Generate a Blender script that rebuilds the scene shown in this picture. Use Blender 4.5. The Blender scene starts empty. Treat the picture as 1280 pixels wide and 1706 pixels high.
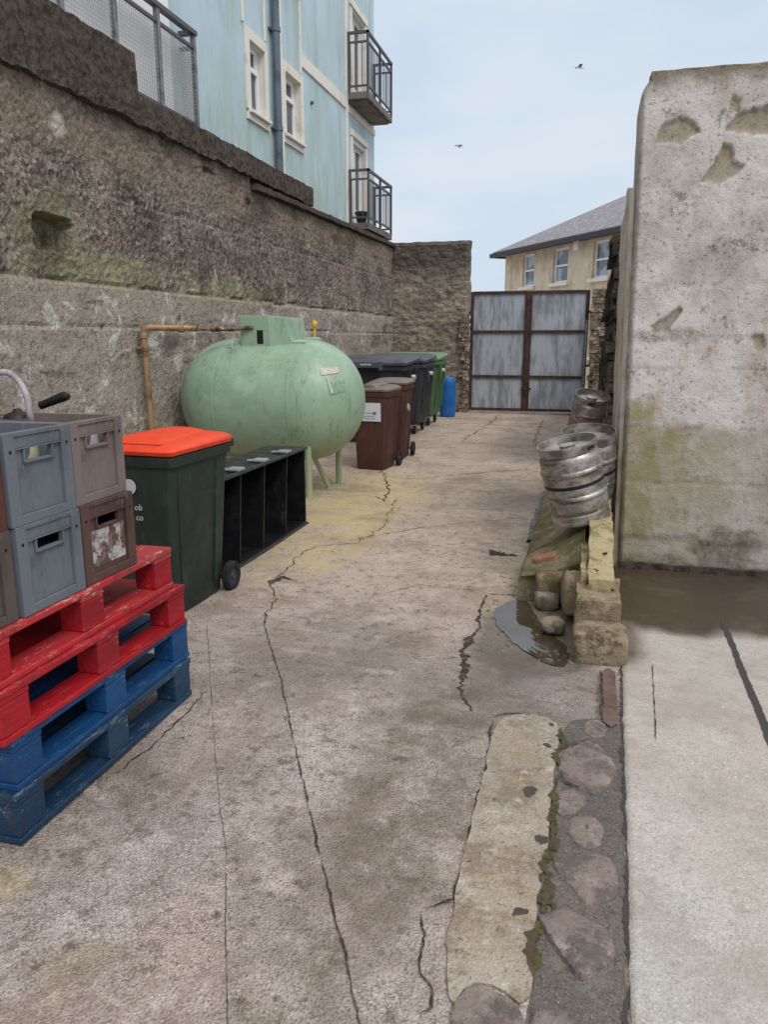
import bpy, math, random
from mathutils import Vector, Matrix, noise
sc = bpy.context.scene
# ------------------------------------------------------------------ camera
FPX, HZ, VX = 1260.0, 565.0, 985.0
PIT = math.atan((853-HZ)/FPX); YAW = math.atan((VX-640)/FPX*math.cos(PIT))
cd = bpy.data.cameras.new('camera'); cam = bpy.data.objects.new('camera', cd); sc.collection.objects.link(cam)
cd.sensor_fit = 'HORIZONTAL'; cd.sensor_width = 36; cd.lens = 36*FPX/1280; cd.clip_start = .05; cd.clip_end = 2000
cam.rotation_euler = (math.pi/2-PIT, 0, YAW); sc.camera = cam
# ------------------------------------------------------------------ sky, sun, exposure
SUN_EL, SUN_AZ = math.radians(50), math.radians(135)      # azimuth clockwise from +Y (behind the camera, to the right)
w = bpy.data.worlds.new('World'); sc.world = w; w.use_nodes = True
nt = w.node_tree; nt.nodes.clear()
def wn(t): return nt.nodes.new(t)
sky = wn('ShaderNodeTexSky'); sky.sky_type = 'NISHITA'; sky.sun_disc = False
sky.sun_elevation = SUN_EL; sky.sun_rotation = SUN_AZ; sky.air_density = 1.0; sky.dust_density = 2.0
tc = wn('ShaderNodeTexCoord'); sp = wn('ShaderNodeSeparateXYZ'); nt.links.new(tc.outputs['Generated'], sp.inputs[0])
# overcast cover: pale near the horizon, brighter towards the zenith (as a cloudy sky is)
mr = wn('ShaderNodeMapRange'); mr.inputs[1].default_value = .36; mr.inputs[2].default_value = .9; mr.inputs[3].default_value = 9.2; mr.inputs[4].default_value = 15.5
nt.links.new(sp.outputs[2], mr.inputs[0])
mp = wn('ShaderNodeMapping'); mp.inputs['Scale'].default_value = (1, 1, 3.2); nt.links.new(tc.outputs['Generated'], mp.inputs[0])
nz = wn('ShaderNodeTexNoise'); nz.inputs['Scale'].default_value = 2.2; nz.inputs['Detail'].default_value = 5; nz.inputs['Roughness'].default_value = .5; nt.links.new(mp.outputs[0], nz.inputs['Vector'])
cr = wn('ShaderNodeValToRGB'); cr.color_ramp.elements[0].position = .38; cr.color_ramp.elements[0].color = (.63, .78, .95, 1)
cr.color_ramp.elements[1].position = .62; cr.color_ramp.elements[1].color = (.82, .90, .99, 1); nt.links.new(nz.outputs[0], cr.inputs[0])
ht_ = wn('ShaderNodeMapRange'); ht_.inputs[1].default_value = .34; ht_.inputs[2].default_value = .7; nt.links.new(sp.outputs[2], ht_.inputs[0])
hm = wn('ShaderNodeMix'); hm.data_type = 'RGBA'; nt.links.new(ht_.outputs[0], hm.inputs[0]); nt.links.new(cr.outputs[0], hm.inputs[6]); hm.inputs[7].default_value = (.90, .89, .885, 1)
vm = wn('ShaderNodeVectorMath'); vm.operation = 'SCALE'; nt.links.new(hm.outputs[2], vm.inputs[0]); nt.links.new(mr.outputs[0], vm.inputs['Scale'])
mx = wn('ShaderNodeMix'); mx.data_type = 'RGBA'; mx.inputs[0].default_value = .93
nt.links.new(sky.outputs[0], mx.inputs[6]); nt.links.new(vm.outputs[0], mx.inputs[7])
bg = wn('ShaderNodeBackground'); bg.inputs[1].default_value = .1; nt.links.new(mx.outputs[2], bg.inputs[0])
wo = wn('ShaderNodeOutputWorld'); nt.links.new(bg.outputs[0], wo.inputs[0])
sl = bpy.data.lights.new('sun', 'SUN'); sl.energy = 1.5; sl.angle = math.radians(24); sl.color = (1, .97, .93)
so = bpy.data.objects.new('sun', sl); sc.collection.objects.link(so)
so.rotation_euler = (math.pi/2-SUN_EL, 0, math.pi-SUN_AZ)
sc.view_settings.view_transform = 'Standard'; sc.view_settings.look = 'None'; sc.view_settings.exposure = 0; sc.view_settings.gamma = 1
random.seed(7); R = random.Random(11)
# ------------------------------------------------------------------ pixel -> world helpers (to read positions off the photograph)
_f = Vector((-math.sin(YAW)*math.cos(PIT), math.cos(YAW)*math.cos(PIT), -math.sin(PIT)))
_r = Vector((math.cos(YAW), math.sin(YAW), 0)); _u = _r.cross(_f)
def ray(x, y): return _f*FPX+_r*(x-640)+_u*(853-y)
def onz(x, y, z): d = ray(x, y); return d*(z/d.z)
def onx(x, y, X): d = ray(x, y); return d*(X/d.x)
def ony(x, y, Y): d = ray(x, y); return d*(Y/d.y)
def gz(Y):
    t = max(0, min(1, (4.2-Y)/1.4)); t = t*t*(3-2*t)
    return -1.65+.11*t
def G(x, y):
    z = -1.65
    for i in range(25): q = onz(x, y, z); z = gz(q.y)
    return (q.x, q.y)
# ------------------------------------------------------------------ materials
def s2l(c):
    c = c/255
    return c/12.92 if c <= .04045 else ((c+.055)/1.055)**2.4
def rgb(r, g, b): return (s2l(r), s2l(g), s2l(b), 1)
class M:
    def __init__(s, name, base, rough=.8, metal=0, world=False, spec=.4):
        s.m = bpy.data.materials.new(name); s.m.use_nodes = True; s.t = s.m.node_tree; s.N = s.t.nodes; s.L = s.t.links
        s.b = s.N['Principled BSDF']; s.b.inputs['Roughness'].default_value = rough; s.b.inputs['Metallic'].default_value = metal
        s.b.inputs['Specular IOR Level'].default_value = spec
        s.b.inputs['Base Color'].default_value = base
        s.col = base; s.rg = rough; s.hs = None
        if world: s.v = s.N.new('ShaderNodeNewGeometry').outputs['Position']
        else: s.v = s.N.new('ShaderNodeTexCoord').outputs['Object']
        s.sep = None; s.att = None
    def put(s, sock, val):
        if hasattr(val, 'links') or hasattr(val, 'is_output'): s.L.new(val, sock)
        else: sock.default_value = val
    def noise(s, scale, detail=5, rough=.6, st=(1, 1, 1), off=0, dist=0):
        mp = s.N.new('ShaderNodeMapping'); mp.inputs['Scale'].default_value = st; mp.inputs['Location'].default_value = (off, off*.7, off*1.3); s.L.new(s.v, mp.inputs[0])
        n = s.N.new('ShaderNodeTexNoise'); n.inputs['Scale'].default_value = scale; n.inputs['Detail'].default_value = detail
        n.inputs['Roughness'].default_value = rough; n.inputs['Distortion'].default_value = dist; s.L.new(mp.outputs[0], n.inputs['Vector']); return n.outputs[0]
    def vor(s, scale, feat='F1', st=(1, 1, 1), out=0, rnd=1):
        mp = s.N.new('ShaderNodeMapping'); mp.inputs['Scale'].default_value = st; s.L.new(s.v, mp.inputs[0])
        n = s.N.new('ShaderNodeTexVoronoi'); n.feature = feat; n.inputs['Scale'].default_value = scale; n.inputs['Randomness'].default_value = rnd; s.L.new(mp.outputs[0], n.inputs['Vector']); return n.outputs[out]
    def rng(s, f, lo, hi, a=0., b=1.):
        n = s.N.new('ShaderNodeMapRange'); n.interpolation_type = 'SMOOTHSTEP'; s.put(n.inputs[0], f)
        for i, x in enumerate((lo, hi, a, b)): n.inputs[i+1].default_value = x
        return n.outputs[0]
    def math(s, op, a, b):
        n = s.N.new('ShaderNodeMath'); n.operation = op; n.use_clamp = False; s.put(n.inputs[0], a); s.put(n.inputs[1], b); return n.outputs[0]
    def mul(s, a, b): return s.math('MULTIPLY', a, b)
    def add(s, a, b): return s.math('ADD', a, b)
    def xyz(s, i):
        if not s.sep: s.sep = s.N.new('ShaderNodeSeparateXYZ'); s.L.new(s.v, s.sep.inputs[0])
        return s.sep.outputs[i]
    def band(s, i, lo, hi, soft=.05, wob=None):
        f = s.xyz(i)
        if wob is not None: f = s.add(f, wob)
        return s.mul(s.rng(f, lo-soft, lo+soft), s.rng(f, hi-soft, hi+soft, 1., 0.))
    def ball(s, c, r, soft=.3):
        n = s.N.new('ShaderNodeVectorMath'); n.operation = 'DISTANCE'; s.L.new(s.v, n.inputs[0]); n.inputs[1].default_value = c
        return s.rng(n.outputs['Value'], r*(1-soft), r, 1., 0.)
    def attr(s, i):
        if not s.att:
            a = s.N.new('ShaderNodeAttribute'); a.attribute_name = 'msk'; s.att = s.N.new('ShaderNodeSeparateColor'); s.L.new(a.outputs['Color'], s.att.inputs[0]); s.atta = a.outputs['Alpha']
        return s.att.outputs[i] if i < 3 else s.atta
    def mix(s, c, f, mode='MIX'):
        n = s.N.new('ShaderNodeMix'); n.data_type = 'RGBA'; n.blend_type = mode; s.put(n.inputs[0], f); s.put(n.inputs[6], s.col); s.put(n.inputs[7], c); s.col = n.outputs[2]; return s
    def rough(s, val, f):
        n = s.N.new('ShaderNodeMix'); n.data_type = 'FLOAT'; s.put(n.inputs[0], f); s.put(n.inputs[2], s.rg); s.put(n.inputs[3], val); s.rg = n.outputs[0]; return s
    def bump(s, h, dist, strength=1.):
        n = s.N.new('ShaderNodeBump'); n.inputs['Distance'].default_value = dist; n.inputs['Strength'].default_value = strength; s.put(n.inputs['Height'], h)
        if s.hs: s.L.new(s.hs, n.inputs['Normal'])
        s.hs = n.outputs[0]; return s
    def done(s):
        s.put(s.b.inputs['Base Color'], s.col); s.put(s.b.inputs['Roughness'], s.rg)
        if s.hs: s.L.new(s.hs, s.b.inputs['Normal'])
        return s.m
# ------------------------------------------------------------------ mesh builder
class MB:
    def __init__(s): s.v = []; s.f = []; s.mi = []
    def add(s, vs, fs, mi=0):
        o = len(s.v); s.v += [Vector(q) for q in vs]; s.f += [tuple(i+o for i in f) for f in fs]; s.mi += [mi]*len(fs); return s
    def box(s, x0, x1, y0, y1, z0, z1, mi=0, M_=None):
        vs = [Vector(q) for q in ((x0, y0, z0), (x1, y0, z0), (x1, y1, z0), (x0, y1, z0), (x0, y0, z1), (x1, y0, z1), (x1, y1, z1), (x0, y1, z1))]
        if M_: vs = [M_ @ q for q in vs]
        return s.add(vs, [(0, 3, 2, 1), (4, 5, 6, 7), (0, 1, 5, 4), (1, 2, 6, 5), (2, 3, 7, 6), (3, 0, 4, 7)], mi)
    def cyl(s, p0, p1, r0, r1=None, n=12, mi=0, caps=True):
        r1 = r0 if r1 is None else r1; p0 = Vector(p0); p1 = Vector(p1); d = (p1-p0).normalized()
        a = d.orthogonal().normalized(); b = d.cross(a); vs = []
        for p, r in ((p0, r0), (p1, r1)):
            for i in range(n): t = 2*math.pi*i/n; vs.append(p+a*math.cos(t)*r+b*math.sin(t)*r)
        fs = [(i, (i+1) % n, n+(i+1) % n, n+i) for i in range(n)]
        if caps: fs += [tuple(range(n))[::-1], tuple(range(n, 2*n))]
        return s.add(vs, fs, mi)
    def tube(s, pts, r, n=8, mi=0):
        pts = [Vector(p) for p in pts]; vs = []; a = None
        for k, p in enumerate(pts):
            d = (pts[min(k+1, len(pts)-1)]-pts[max(k-1, 0)]).normalized()
            a = d.orthogonal().normalized() if a is None else (a-d*a.dot(d)).normalized(); b = d.cross(a)
            for i in range(n): t = 2*math.pi*i/n; vs.append(p+a*math.cos(t)*r+b*math.sin(t)*r)
        fs = [(k*n+i, k*n+(i+1) % n, (k+1)*n+(i+1) % n, (k+1)*n+i) for k in range(len(pts)-1) for i in range(n)]
        fs += [tuple(range(n))[::-1], tuple(range((len(pts)-1)*n, len(pts)*n))]
        return s.add(vs, fs, mi)
    def lathe(s, prof, n=32, M_=None, mi=0):
        vs = []; fs = []; m = len(prof)
        for r, z in prof:
            for i in range(n): t = 2*math.pi*i/n; vs.append(Vector((r*math.cos(t), r*math.sin(t), z)))
        if M_: vs = [M_ @ q for q in vs]
        for k in range(m-1):
            for i in range(n): fs.append((k*n+i, k*n+(i+1) % n, (k+1)*n+(i+1) % n, (k+1)*n+i))
        if prof[0][0] > 1e-5: fs.append(tuple(range(n))[::-1])
        if prof[-1][0] > 1e-5: fs.append(tuple(range((m-1)*n, m*n)))
        return s.add(vs, fs, mi)
    def loft(s, rings, mi=0, caps=True):
        n = len(rings[0]); vs = [q for r in rings for q in r]; fs = []
        for k in range(len(rings)-1):
            for i in range(n): fs.append((k*n+i, k*n+(i+1) % n, (k+1)*n+(i+1) % n, (k+1)*n+i))
        if caps: fs += [tuple(range(n))[::-1], tuple(range((len(rings)-1)*n, len(rings)*n))]
        return s.add(vs, fs, mi)
    def prism(s, poly, z0, z1, fn=None, mi=0):
        a = [Vector((x, y, z0)) for x, y in poly]; b = [Vector((x, y, z1)) for x, y in poly]
        if fn: a = [Vector(fn(q)) for q in a]; b = [Vector(fn(q)) for q in b]
        return s.loft([a, b], mi)
    def build(s, name, mat, parent=None, world=False, smooth=False, bevel=0, org=None, seg=2, auto=None):
        off = Vector((0, 0, 0))
        if world and parent:
            q = parent
            while q: off += q.location; q = q.parent
        if org is not None: off = Vector(org)
        me = bpy.data.meshes.new(name); me.from_pydata([q-off for q in s.v], [], s.f)
        for m in (mat if isinstance(mat, (list, tuple)) else [mat]): me.materials.append(m)
        me.polygons.foreach_set('material_index', s.mi)
        me.validate()
        o = bpy.data.objects.new(name, me); sc.collection.objects.link(o)
        if parent: o.parent = parent
        if org is not None: o.location = org
        if smooth or auto:
            me.shade_smooth() if hasattr(me, 'shade_smooth') else None
        if auto: me.set_sharp_from_angle(angle=math.radians(auto))
        if bevel:
            b = o.modifiers.new('bevel', 'BEVEL'); b.width = bevel; b.segments = seg; b.limit_method = 'ANGLE'; b.angle_limit = math.radians(40)
        return o
def tag(o, label=None, cat=None, group=None, kind=None):
    if label: o['label'] = label
    if cat: o['category'] = cat
    if group: o['group'] = group
    if kind: o['kind'] = kind
    return o
def thing(name, label, cat, loc=(0, 0, 0), rz=0, group=None):
    o = bpy.data.objects.new(name, None); sc.collection.objects.link(o); o.empty_display_size = .2
    o.location = loc; o.rotation_euler = (0, 0, rz); return tag(o, label, cat, group)
def copy_tree(o, parent=None):
    c = o.copy(); sc.collection.objects.link(c)
    if parent: c.parent = parent
    for ch in list(o.children):
        copy_tree(ch, c)
    return c
def rrect(hx, hy, z, r=.04, cx=0, cy=0, n=4):
    out = []
    for sx, sy, a0 in ((1, 1, 0), (-1, 1, 90), (-1, -1, 180), (1, -1, 270)):
        for k in range(n+1):
            t = math.radians(a0+90*k/n); out.append(Vector((cx+sx*(hx-r)+r*math.cos(t), cy+sy*(hy-r)+r*math.sin(t), z)))
    return out
def paint(o, fn):
    me = o.data; a = me.color_attributes.new('msk', 'FLOAT_COLOR', 'POINT'); buf = []
    for v in me.vertices: buf += list(fn(v.co))
    a.data.foreach_set('color', buf)
def fbm(p, o=4): return noise.fractal(p, .8, 2.1, o)
def ell(x, y, cx, cy, rx, ry, soft=.35, wob=0):
    d = math.hypot((x-cx)/rx, (y-cy)/ry)+wob
    return max(0, min(1, (1-d)/soft+.5))
def smooth(a, b, x):
    t = max(0, min(1, (x-a)/(b-a))); return t*t*(3-2*t)
# ================================================================== MATERIALS
def concrete(name, base, dark, light, warm, world=True, k=1., speck=1.):
    m = M(name, base, .88, world=world, spec=.25)
    m.mix(dark, m.mul(m.rng(m.noise(1.1*k, 6, .65), .42, .68), .65))
    m.mix(warm, m.mul(m.rng(m.noise(2.3*k, 5, .6, off=7), .45, .7), .6))
    m.mix(light, m.mul(m.rng(m.noise(6*k, 6, .7, off=13), .52, .72), .55))
    m.mix(dark, m.mul(m.rng(m.noise(19*k, 4, .7, off=3), .54, .68), .5*speck))
    v = m.vor(210, out=1); sepc = m.N.new('ShaderNodeSeparateColor'); m.L.new(v, sepc.inputs[0])
    m.mix(light, m.mul(m.rng(sepc.outputs[0], .72, .95), .5*speck)); m.mix(dark, m.mul(m.rng(sepc.outputs[1], .75, .95), .75*speck))
    m.fine = m.vor(110)
    return m
g = concrete('ground_concrete', rgb(184, 172, 166), rgb(116, 105, 100), rgb(216, 208, 203), rgb(172, 154, 142))
# r = yellow algae, g = dark green stain, b = wet, a = tan dirt
g.mix(rgb(196, 176, 156), g.mul(g.attr(3), .55))
g.mix(rgb(98, 86, 78), g.mul(g.rng(g.noise(52, 4, .8, off=131), .57, .66), .75)); g.mix(rgb(208, 198, 188), g.mul(g.rng(g.noise(64, 3, .8, off=141), .62, .70), .6)); g.mix(rgb(104, 90, 80), g.mul(g.rng(g.noise(11, 7, .85, off=151), .52, .62), .75))
g.mix(rgb(138, 119, 110), g.mul(g.rng(g.noise(1.9, 7, .75, off=71), .50, .62), .6)); g.mix(rgb(150, 132, 126), g.mul(g.rng(g.noise(1.3, 7, .75, off=81), .50, .66), .6)); g.mix(rgb(206, 194, 180), g.mul(g.rng(g.noise(3.4, 7, .8, off=91), .55, .66), .55))
g.mix(rgb(94, 86, 68), g.mul(g.attr(1), g.rng(g.noise(5, 6, .7, off=21), .35, .6, .15, .8)))
g.mix(rgb(192, 176, 122), g.mul(g.attr(0), g.rng(g.noise(2.8, 6, .7, off=31), .36, .6, .1, .7)))
g.mix(rgb(128, 112, 84), g.mul(g.rng(g.noise(.9, 6, .7, off=41), .55, .68), .45))
vv = g.rng(g.noise(14, 3, .5, off=51), .66, .72); g.mix(rgb(84, 76, 72), g.mul(vv, .6))
g.mix(rgb(78, 72, 66), g.mul(g.attr(2), .62)); g.rough(.12, g.mul(g.attr(2), .75))
g.bump(g.noise(3, 8, .7), .02, .6); g.bump(g.fine, .006, .9); g.bump(g.noise(70, 4, .7), .005, .7)
MG = g.done()
g = concrete('slab_concrete', rgb(178, 176, 174), rgb(138, 134, 130), rgb(210, 208, 205), rgb(172, 164, 154), speck=.8)
g.mix(rgb(186, 170, 152), g.mul(g.attr(0), .35)); g.mix(rgb(144, 138, 132), g.mul(g.rng(g.noise(44, 5, .85, off=161), .52, .64), .7)); g.mix(rgb(222, 220, 216), g.mul(g.rng(g.noise(58, 4, .85, off=171), .58, .68), .7)); g.mix(rgb(150, 142, 134), g.mul(g.rng(g.noise(1.7, 7, .8, off=181), .48, .62), .5)); g.mix(rgb(196, 168, 146), g.mul(g.rng(g.noise(4, 6, .8, off=191), .6, .7), .4))
g.mix(rgb(66, 55, 42), g.mul(g.attr(2), .96)); g.mix(rgb(92, 80, 64), g.mul(g.attr(2), g.rng(g.noise(3.5, 6, .75, off=201), .5, .62, 0., .7))); g.rough(.07, g.mul(g.attr(2), g.rng(g.noise(2.2, 5, .6, off=211), .38, .55, .7, 1.)))
g.bump(g.fine, .003, .6); g.bump(g.noise(60, 4, .7), .004, .6)
MSLAB = g.done()
g = concrete('old_patch_concrete', rgb(168, 157, 144), rgb(120, 109, 99), rgb(196, 187, 176), rgb(160, 146, 126), speck=.45)
g.mix(rgb(112, 98, 86), g.mul(g.rng(g.noise(4.2, 7, .8, off=97), .48, .60), .65)); g.mix(rgb(206, 198, 188), g.mul(g.rng(g.noise(17, 6, .8, off=107), .55, .66), .5)); g.mix(rgb(150, 132, 98), g.mul(g.rng(g.noise(7, 6, .8, off=117), .52, .64), .5)); g.mix(rgb(80, 70, 64), g.rng(g.noise(12, 2, .4, off=77), .655, .68)); g.mix(rgb(98, 86, 76), g.mul(g.rng(g.noise(48, 4, .8, off=127), .58, .66), .8)); g.bump(g.noise(12, 6, .7), .014, .8); g.bump(g.fine, .004, .8)
MPATCH = g.done()
g = concrete('asphalt', rgb(100, 95, 91), rgb(70, 66, 62), rgb(134, 128, 122), rgb(112, 102, 94)); g.mix(rgb(120, 108, 98), g.mul(g.rng(g.noise(5, 6, .75, off=66), .5, .66), .6)); g.bump(g.noise(40, 5, .7), .008, .9); MASPH = g.done()
g = M('crack_dirt_shade', rgb(52, 44, 38), .95, world=True); g.mix(rgb(92, 80, 66), g.rng(g.noise(26, 5, .75), .48, .58)); MCRACK = g.done()  # dirt fill; the near-black tone also stands in for shade down the crack
g = M('moss', rgb(96, 94, 48), .95, world=True); g.mix(rgb(66, 62, 36), g.rng(g.noise(60, 4, .6), .4, .6)); g.mix(rgb(88, 76, 62), g.rng(g.noise(11, 4, .7), .44, .54)); g.bump(g.noise(120, 4, .7), .01, 1.); MMOSS = g.done()
g = M('stone_pink', rgb(134, 120, 114), .6, world=True); g.mix(rgb(168, 154, 144), g.mul(g.rng(g.noise(8, 6, .75), .50, .66), .8)); g.mix(rgb(98, 90, 84), g.rng(g.noise(9, 7, .85, off=4), .46, .58)); g.mix(rgb(84, 74, 68), g.rng(g.noise(60, 3, .7, off=14), .6, .7)); g.bump(g.noise(25, 6, .7), .02, .8); MSTONE = g.done()
g = M('rust_strip', rgb(112, 90, 82), .7, world=True); g.mix(rgb(84, 66, 62), g.rng(g.noise(9, 5, .7), .4, .65)); MRSTRIP = g.done()
g = M('joint_fill', rgb(66, 64, 62), .9, world=True); g.bump(g.noise(60, 3, .6), .004); MJOINT = g.done()
g = M('water', rgb(62, 54, 44), .05, world=True, spec=.7); g.mix(rgb(66, 57, 44), g.rng(g.noise(3, 5, .6), .42, .62)); g.bump(g.noise(7, 3, .5), .002, .25); MWATER = g.done()
g = M('wet_sheeting', rgb(118, 122, 130), .25, world=True, spec=.6); g.mix(rgb(48, 50, 54), g.rng(g.noise(22, 4, .7), .45, .6)); g.mix(rgb(190, 196, 206), g.rng(g.noise(30, 4, .7, off=5), .56, .68)); g.bump(g.noise(22, 5, .7), .03, 1.); MSHEET = g.done()

# left wall: rough shuttered concrete, dark purple-brown above, smoother grey below
g = M('shuttered_concrete', rgb(134, 124, 115), .93, world=True, spec=.15)
zw = g.mul(g.add(g.noise(1.3, 5, .6), -.5), .35)
low = g.rng(g.add(g.xyz(2), g.mul(g.add(g.noise(2.0, 5, .65, off=3), -.5), .22)), .44, .54, 1., 0.)
g.mix(rgb(98, 88, 80), g.rng(g.noise(1.7, 6, .7, off=30), .42, .62)); g.mix(rgb(156, 140, 126), g.mul(g.rng(g.noise(.9, 6, .7, off=2), .48, .64), .75))
g.mix(rgb(66, 56, 51), g.mul(g.rng(g.noise(21, 5, .8), .50, .60), .85))
g.mix(rgb(170, 160, 148), g.mul(g.rng(g.noise(27, 4, .8, off=5), .56, .66), .85))
vp = g.vor(34, out=1); sp_ = g.N.new('ShaderNodeSeparateColor'); g.L.new(vp, sp_.inputs[0]); g.mix(rgb(178, 166, 156), g.mul(g.rng(sp_.outputs[0], .80, .95), .55)); g.mix(rgb(60, 50, 46), g.mul(g.rng(sp_.outputs[1], .74, .9), .6))
g.mix(rgb(164, 154, 142), g.mul(low, .92))
g.mix(rgb(176, 164, 146), g.mul(low, g.mul(g.rng(g.noise(24, 5, .8, off=8), .52, .64), .7)))
g.mix(rgb(104, 94, 84), g.mul(low, g.mul(g.rng(g.noise(17, 6, .8, off=18), .50, .62), .75)))
g.mix(rgb(212, 208, 202), g.mul(g.mul(low, g.rng(g.noise(3.0, 7, .8, off=12, dist=.8), .53, .62)), .75))
g.mix(rgb(206, 200, 192), g.mul(g.mul(g.band(2, .1, 1.9, .1, zw), g.rng(g.noise(2.2, 7, .8, st=(1, 1, .6), off=52, dist=.5), .60, .68)), .45))
al = g.mul(g.band(2, .46, .80, .12, zw), g.rng(g.noise(3.2, 5, .7, st=(1, 1, .35), off=6), .50, .64))
g.mix(rgb(178, 176, 146), g.mul(al, .7))
g.mix(rgb(140, 128, 108), g.mul(g.band(2, 1.55, 2.05, .12, zw), .4))
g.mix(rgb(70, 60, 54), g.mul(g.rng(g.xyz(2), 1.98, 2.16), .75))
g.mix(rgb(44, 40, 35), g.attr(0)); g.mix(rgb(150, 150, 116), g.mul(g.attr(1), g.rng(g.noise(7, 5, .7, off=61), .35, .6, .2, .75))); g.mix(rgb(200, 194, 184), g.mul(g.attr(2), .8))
g.mix(rgb(70, 62, 56), g.mul(g.rng(g.noise(.8, 6, .75, st=(1, 1, 2.6), off=26), .52, .64), .6)); g.mix(rgb(66, 58, 52), g.mul(g.rng(g.noise(3.2, 6, .8, st=(1, .35, 2.4), off=36), .57, .66), .6)); g.mix(rgb(176, 166, 150), g.mul(g.rng(g.noise(2.6, 7, .8, st=(1, 1.6, .35), off=46), .60, .68), .5))
g.bump(g.noise(9, 8, .75), .03, .7); g.bump(g.vor(42), .010, .6); g.bump(g.noise(90, 4, .7), .006, .8)
MWALL = g.done()
g = M('weathered_coping', rgb(98, 90, 80), .95, world=True, spec=.15); g.mix(rgb(62, 54, 50), g.rng(g.noise(13, 6, .8), .42, .62)); g.mix(rgb(116, 106, 94), g.mul(g.rng(g.noise(30, 4, .7, off=4), .58, .7), .6)); g.bump(g.noise(16, 7, .75), .05, .9); MCOPE = g.done()
g = M('rubble_stone', rgb(160, 148, 134), .93, world=True, spec=.2)
vc = g.vor(5.2, st=(1, 1, 1.9), out=1); sc_ = g.N.new('ShaderNodeSeparateColor'); g.L.new(vc, sc_.inputs[0])
g.mix(rgb(110, 98, 90), g.mul(g.rng(sc_.outputs[0], .3, .8), .7)); g.mix(rgb(164, 150, 130), g.mul(g.rng(sc_.outputs[1], .5, 1.), .6))
g.mix(rgb(100, 90, 82), g.rng(g.noise(9, 7, .8), .50, .64)); g.mix(rgb(178, 168, 152), g.mul(g.rng(g.noise(15, 5, .7, off=3), .58, .7), .7))
g.mix(rgb(110, 112, 84), g.mul(g.rng(g.noise(1.6, 4, .6, off=8), .54, .68), .5)); g.mix(rgb(70, 62, 58), g.mul(g.rng(g.xyz(2), 1.1, 1.7), .7))
g.bump(g.noise(14, 7, .7), .05, .9); MRUB = g.done()
g = M('dark_rubble', rgb(84, 76, 66), .95, world=True, spec=.2); g.mix(rgb(48, 44, 38), g.rng(g.noise(8, 6, .75), .42, .62)); g.mix(rgb(116, 104, 88), g.mul(g.rng(g.noise(14, 5, .7, off=3), .58, .7), .7)); g.mix(rgb(70, 68, 48), g.rng(g.xyz(2), .9, 1.4)); g.bump(g.noise(14, 7, .7), .05, .9); MDRUB = g.done()
g = M('brick_rubble', rgb(134, 118, 104), .93, world=True, spec=.2); g.mix(rgb(96, 80, 72), g.rng(g.noise(9, 6, .75), .46, .62)); g.mix(rgb(184, 172, 156), g.rng(g.noise(6, 5, .7, off=3), .50, .60)); g.bump(g.noise(20, 7, .7), .04, .9); MBRK = g.done()
# right building: old whitewashed render.  msk r = render lost (buff), g = green algae, b = grime, darker groove lines, painted depth shade round peeled edges
g = M('old_render', rgb(214, 208, 204), .9, world=True, spec=.2)
g.mix(rgb(180, 171, 166), g.mul(g.rng(g.noise(2.2, 6, .7), .42, .66), .8))
g.mix(rgb(218, 214, 210), g.mul(g.rng(g.noise(4.5, 5, .7, off=4), .52, .68), .6))
g.mix(rgb(134, 124, 114), g.mul(g.rng(g.noise(34, 5, .75, off=9), .57, .66), .8))
g.mix(rgb(120, 110, 100), g.mul(g.rng(g.noise(11, 6, .8, off=29), .60, .67), .75))
g.mix(rgb(150, 128, 108), g.mul(g.rng(g.noise(3.1, 5, .7, off=19), .60, .72), .7))
g.mix(rgb(164, 158, 142), g.mul(g.attr(0), .9)); g.mix(rgb(140, 134, 108), g.mul(g.attr(0), g.rng(g.noise(9, 6, .8, off=69), .45, .62)))
g.mix(rgb(118, 110, 102), g.mul(g.rng(g.noise(5, 7, .88, off=59), .565, .62), .75)); g.mix(rgb(92, 84, 76), g.mul(g.rng(g.noise(22, 5, .85, off=79), .60, .66), .8)); g.mix(rgb(170, 152, 134), g.mul(g.rng(g.noise(1.8, 6, .75, st=(1, 1, .5), off=89), .52, .66), .5)); g.mix(rgb(150, 142, 132), g.mul(g.rng(g.xyz(2), -.66, -.60, 1., 0.), .35))
g.mix(rgb(148, 136, 92), g.mul(g.attr(1), g.rng(g.noise(6, 6, .7, off=39), .3, .6, .35, .95)))
g.mix(rgb(76, 68, 56), g.mul(g.attr(2), g.rng(g.noise(16, 5, .7, off=49), .35, .6, .4, .9)))
g.mix(rgb(106, 96, 74), g.mul(g.rng(g.add(g.xyz(2), g.mul(g.add(g.noise(5, 5, .7, off=3), -.5), .3)), 1.50, 1.68), .8))
g.bump(g.noise(9, 8, .75), .014, .8); g.bump(g.noise(70, 5, .7), .008, .8)
MREND = g.done()
g = M('blue_render', rgb(176, 198, 204), .85, world=True, spec=.3)
g.mix(rgb(184, 206, 218), g.rng(g.noise(.9, 4, .6), .4, .65))
g.mix(rgb(160, 180, 178), g.mul(g.rng(g.noise(2.0, 5, .65, st=(1, 1, .22), off=3), .45, .65), .75))
g.mix(rgb(166, 180, 162), g.mul(g.mul(g.rng(g.xyz(2), 2.4, 4.4, 1., 0.), g.rng(g.noise(3.5, 5, .7, st=(1, 1, .3), off=9), .42, .6)), .75))
g.bump(g.noise(60, 4, .6), .004, .6); MBLUE = g.done()
g = M('cream_trim', rgb(222, 219, 208), .7, world=True); g.mix(rgb(186, 178, 158), g.mul(g.rng(g.noise(3, 5, .7), .5, .7), .7)); MCREAM = g.done()
g = M('pvc_white', rgb(232, 232, 234), .35); MPVC = g.done()
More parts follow.
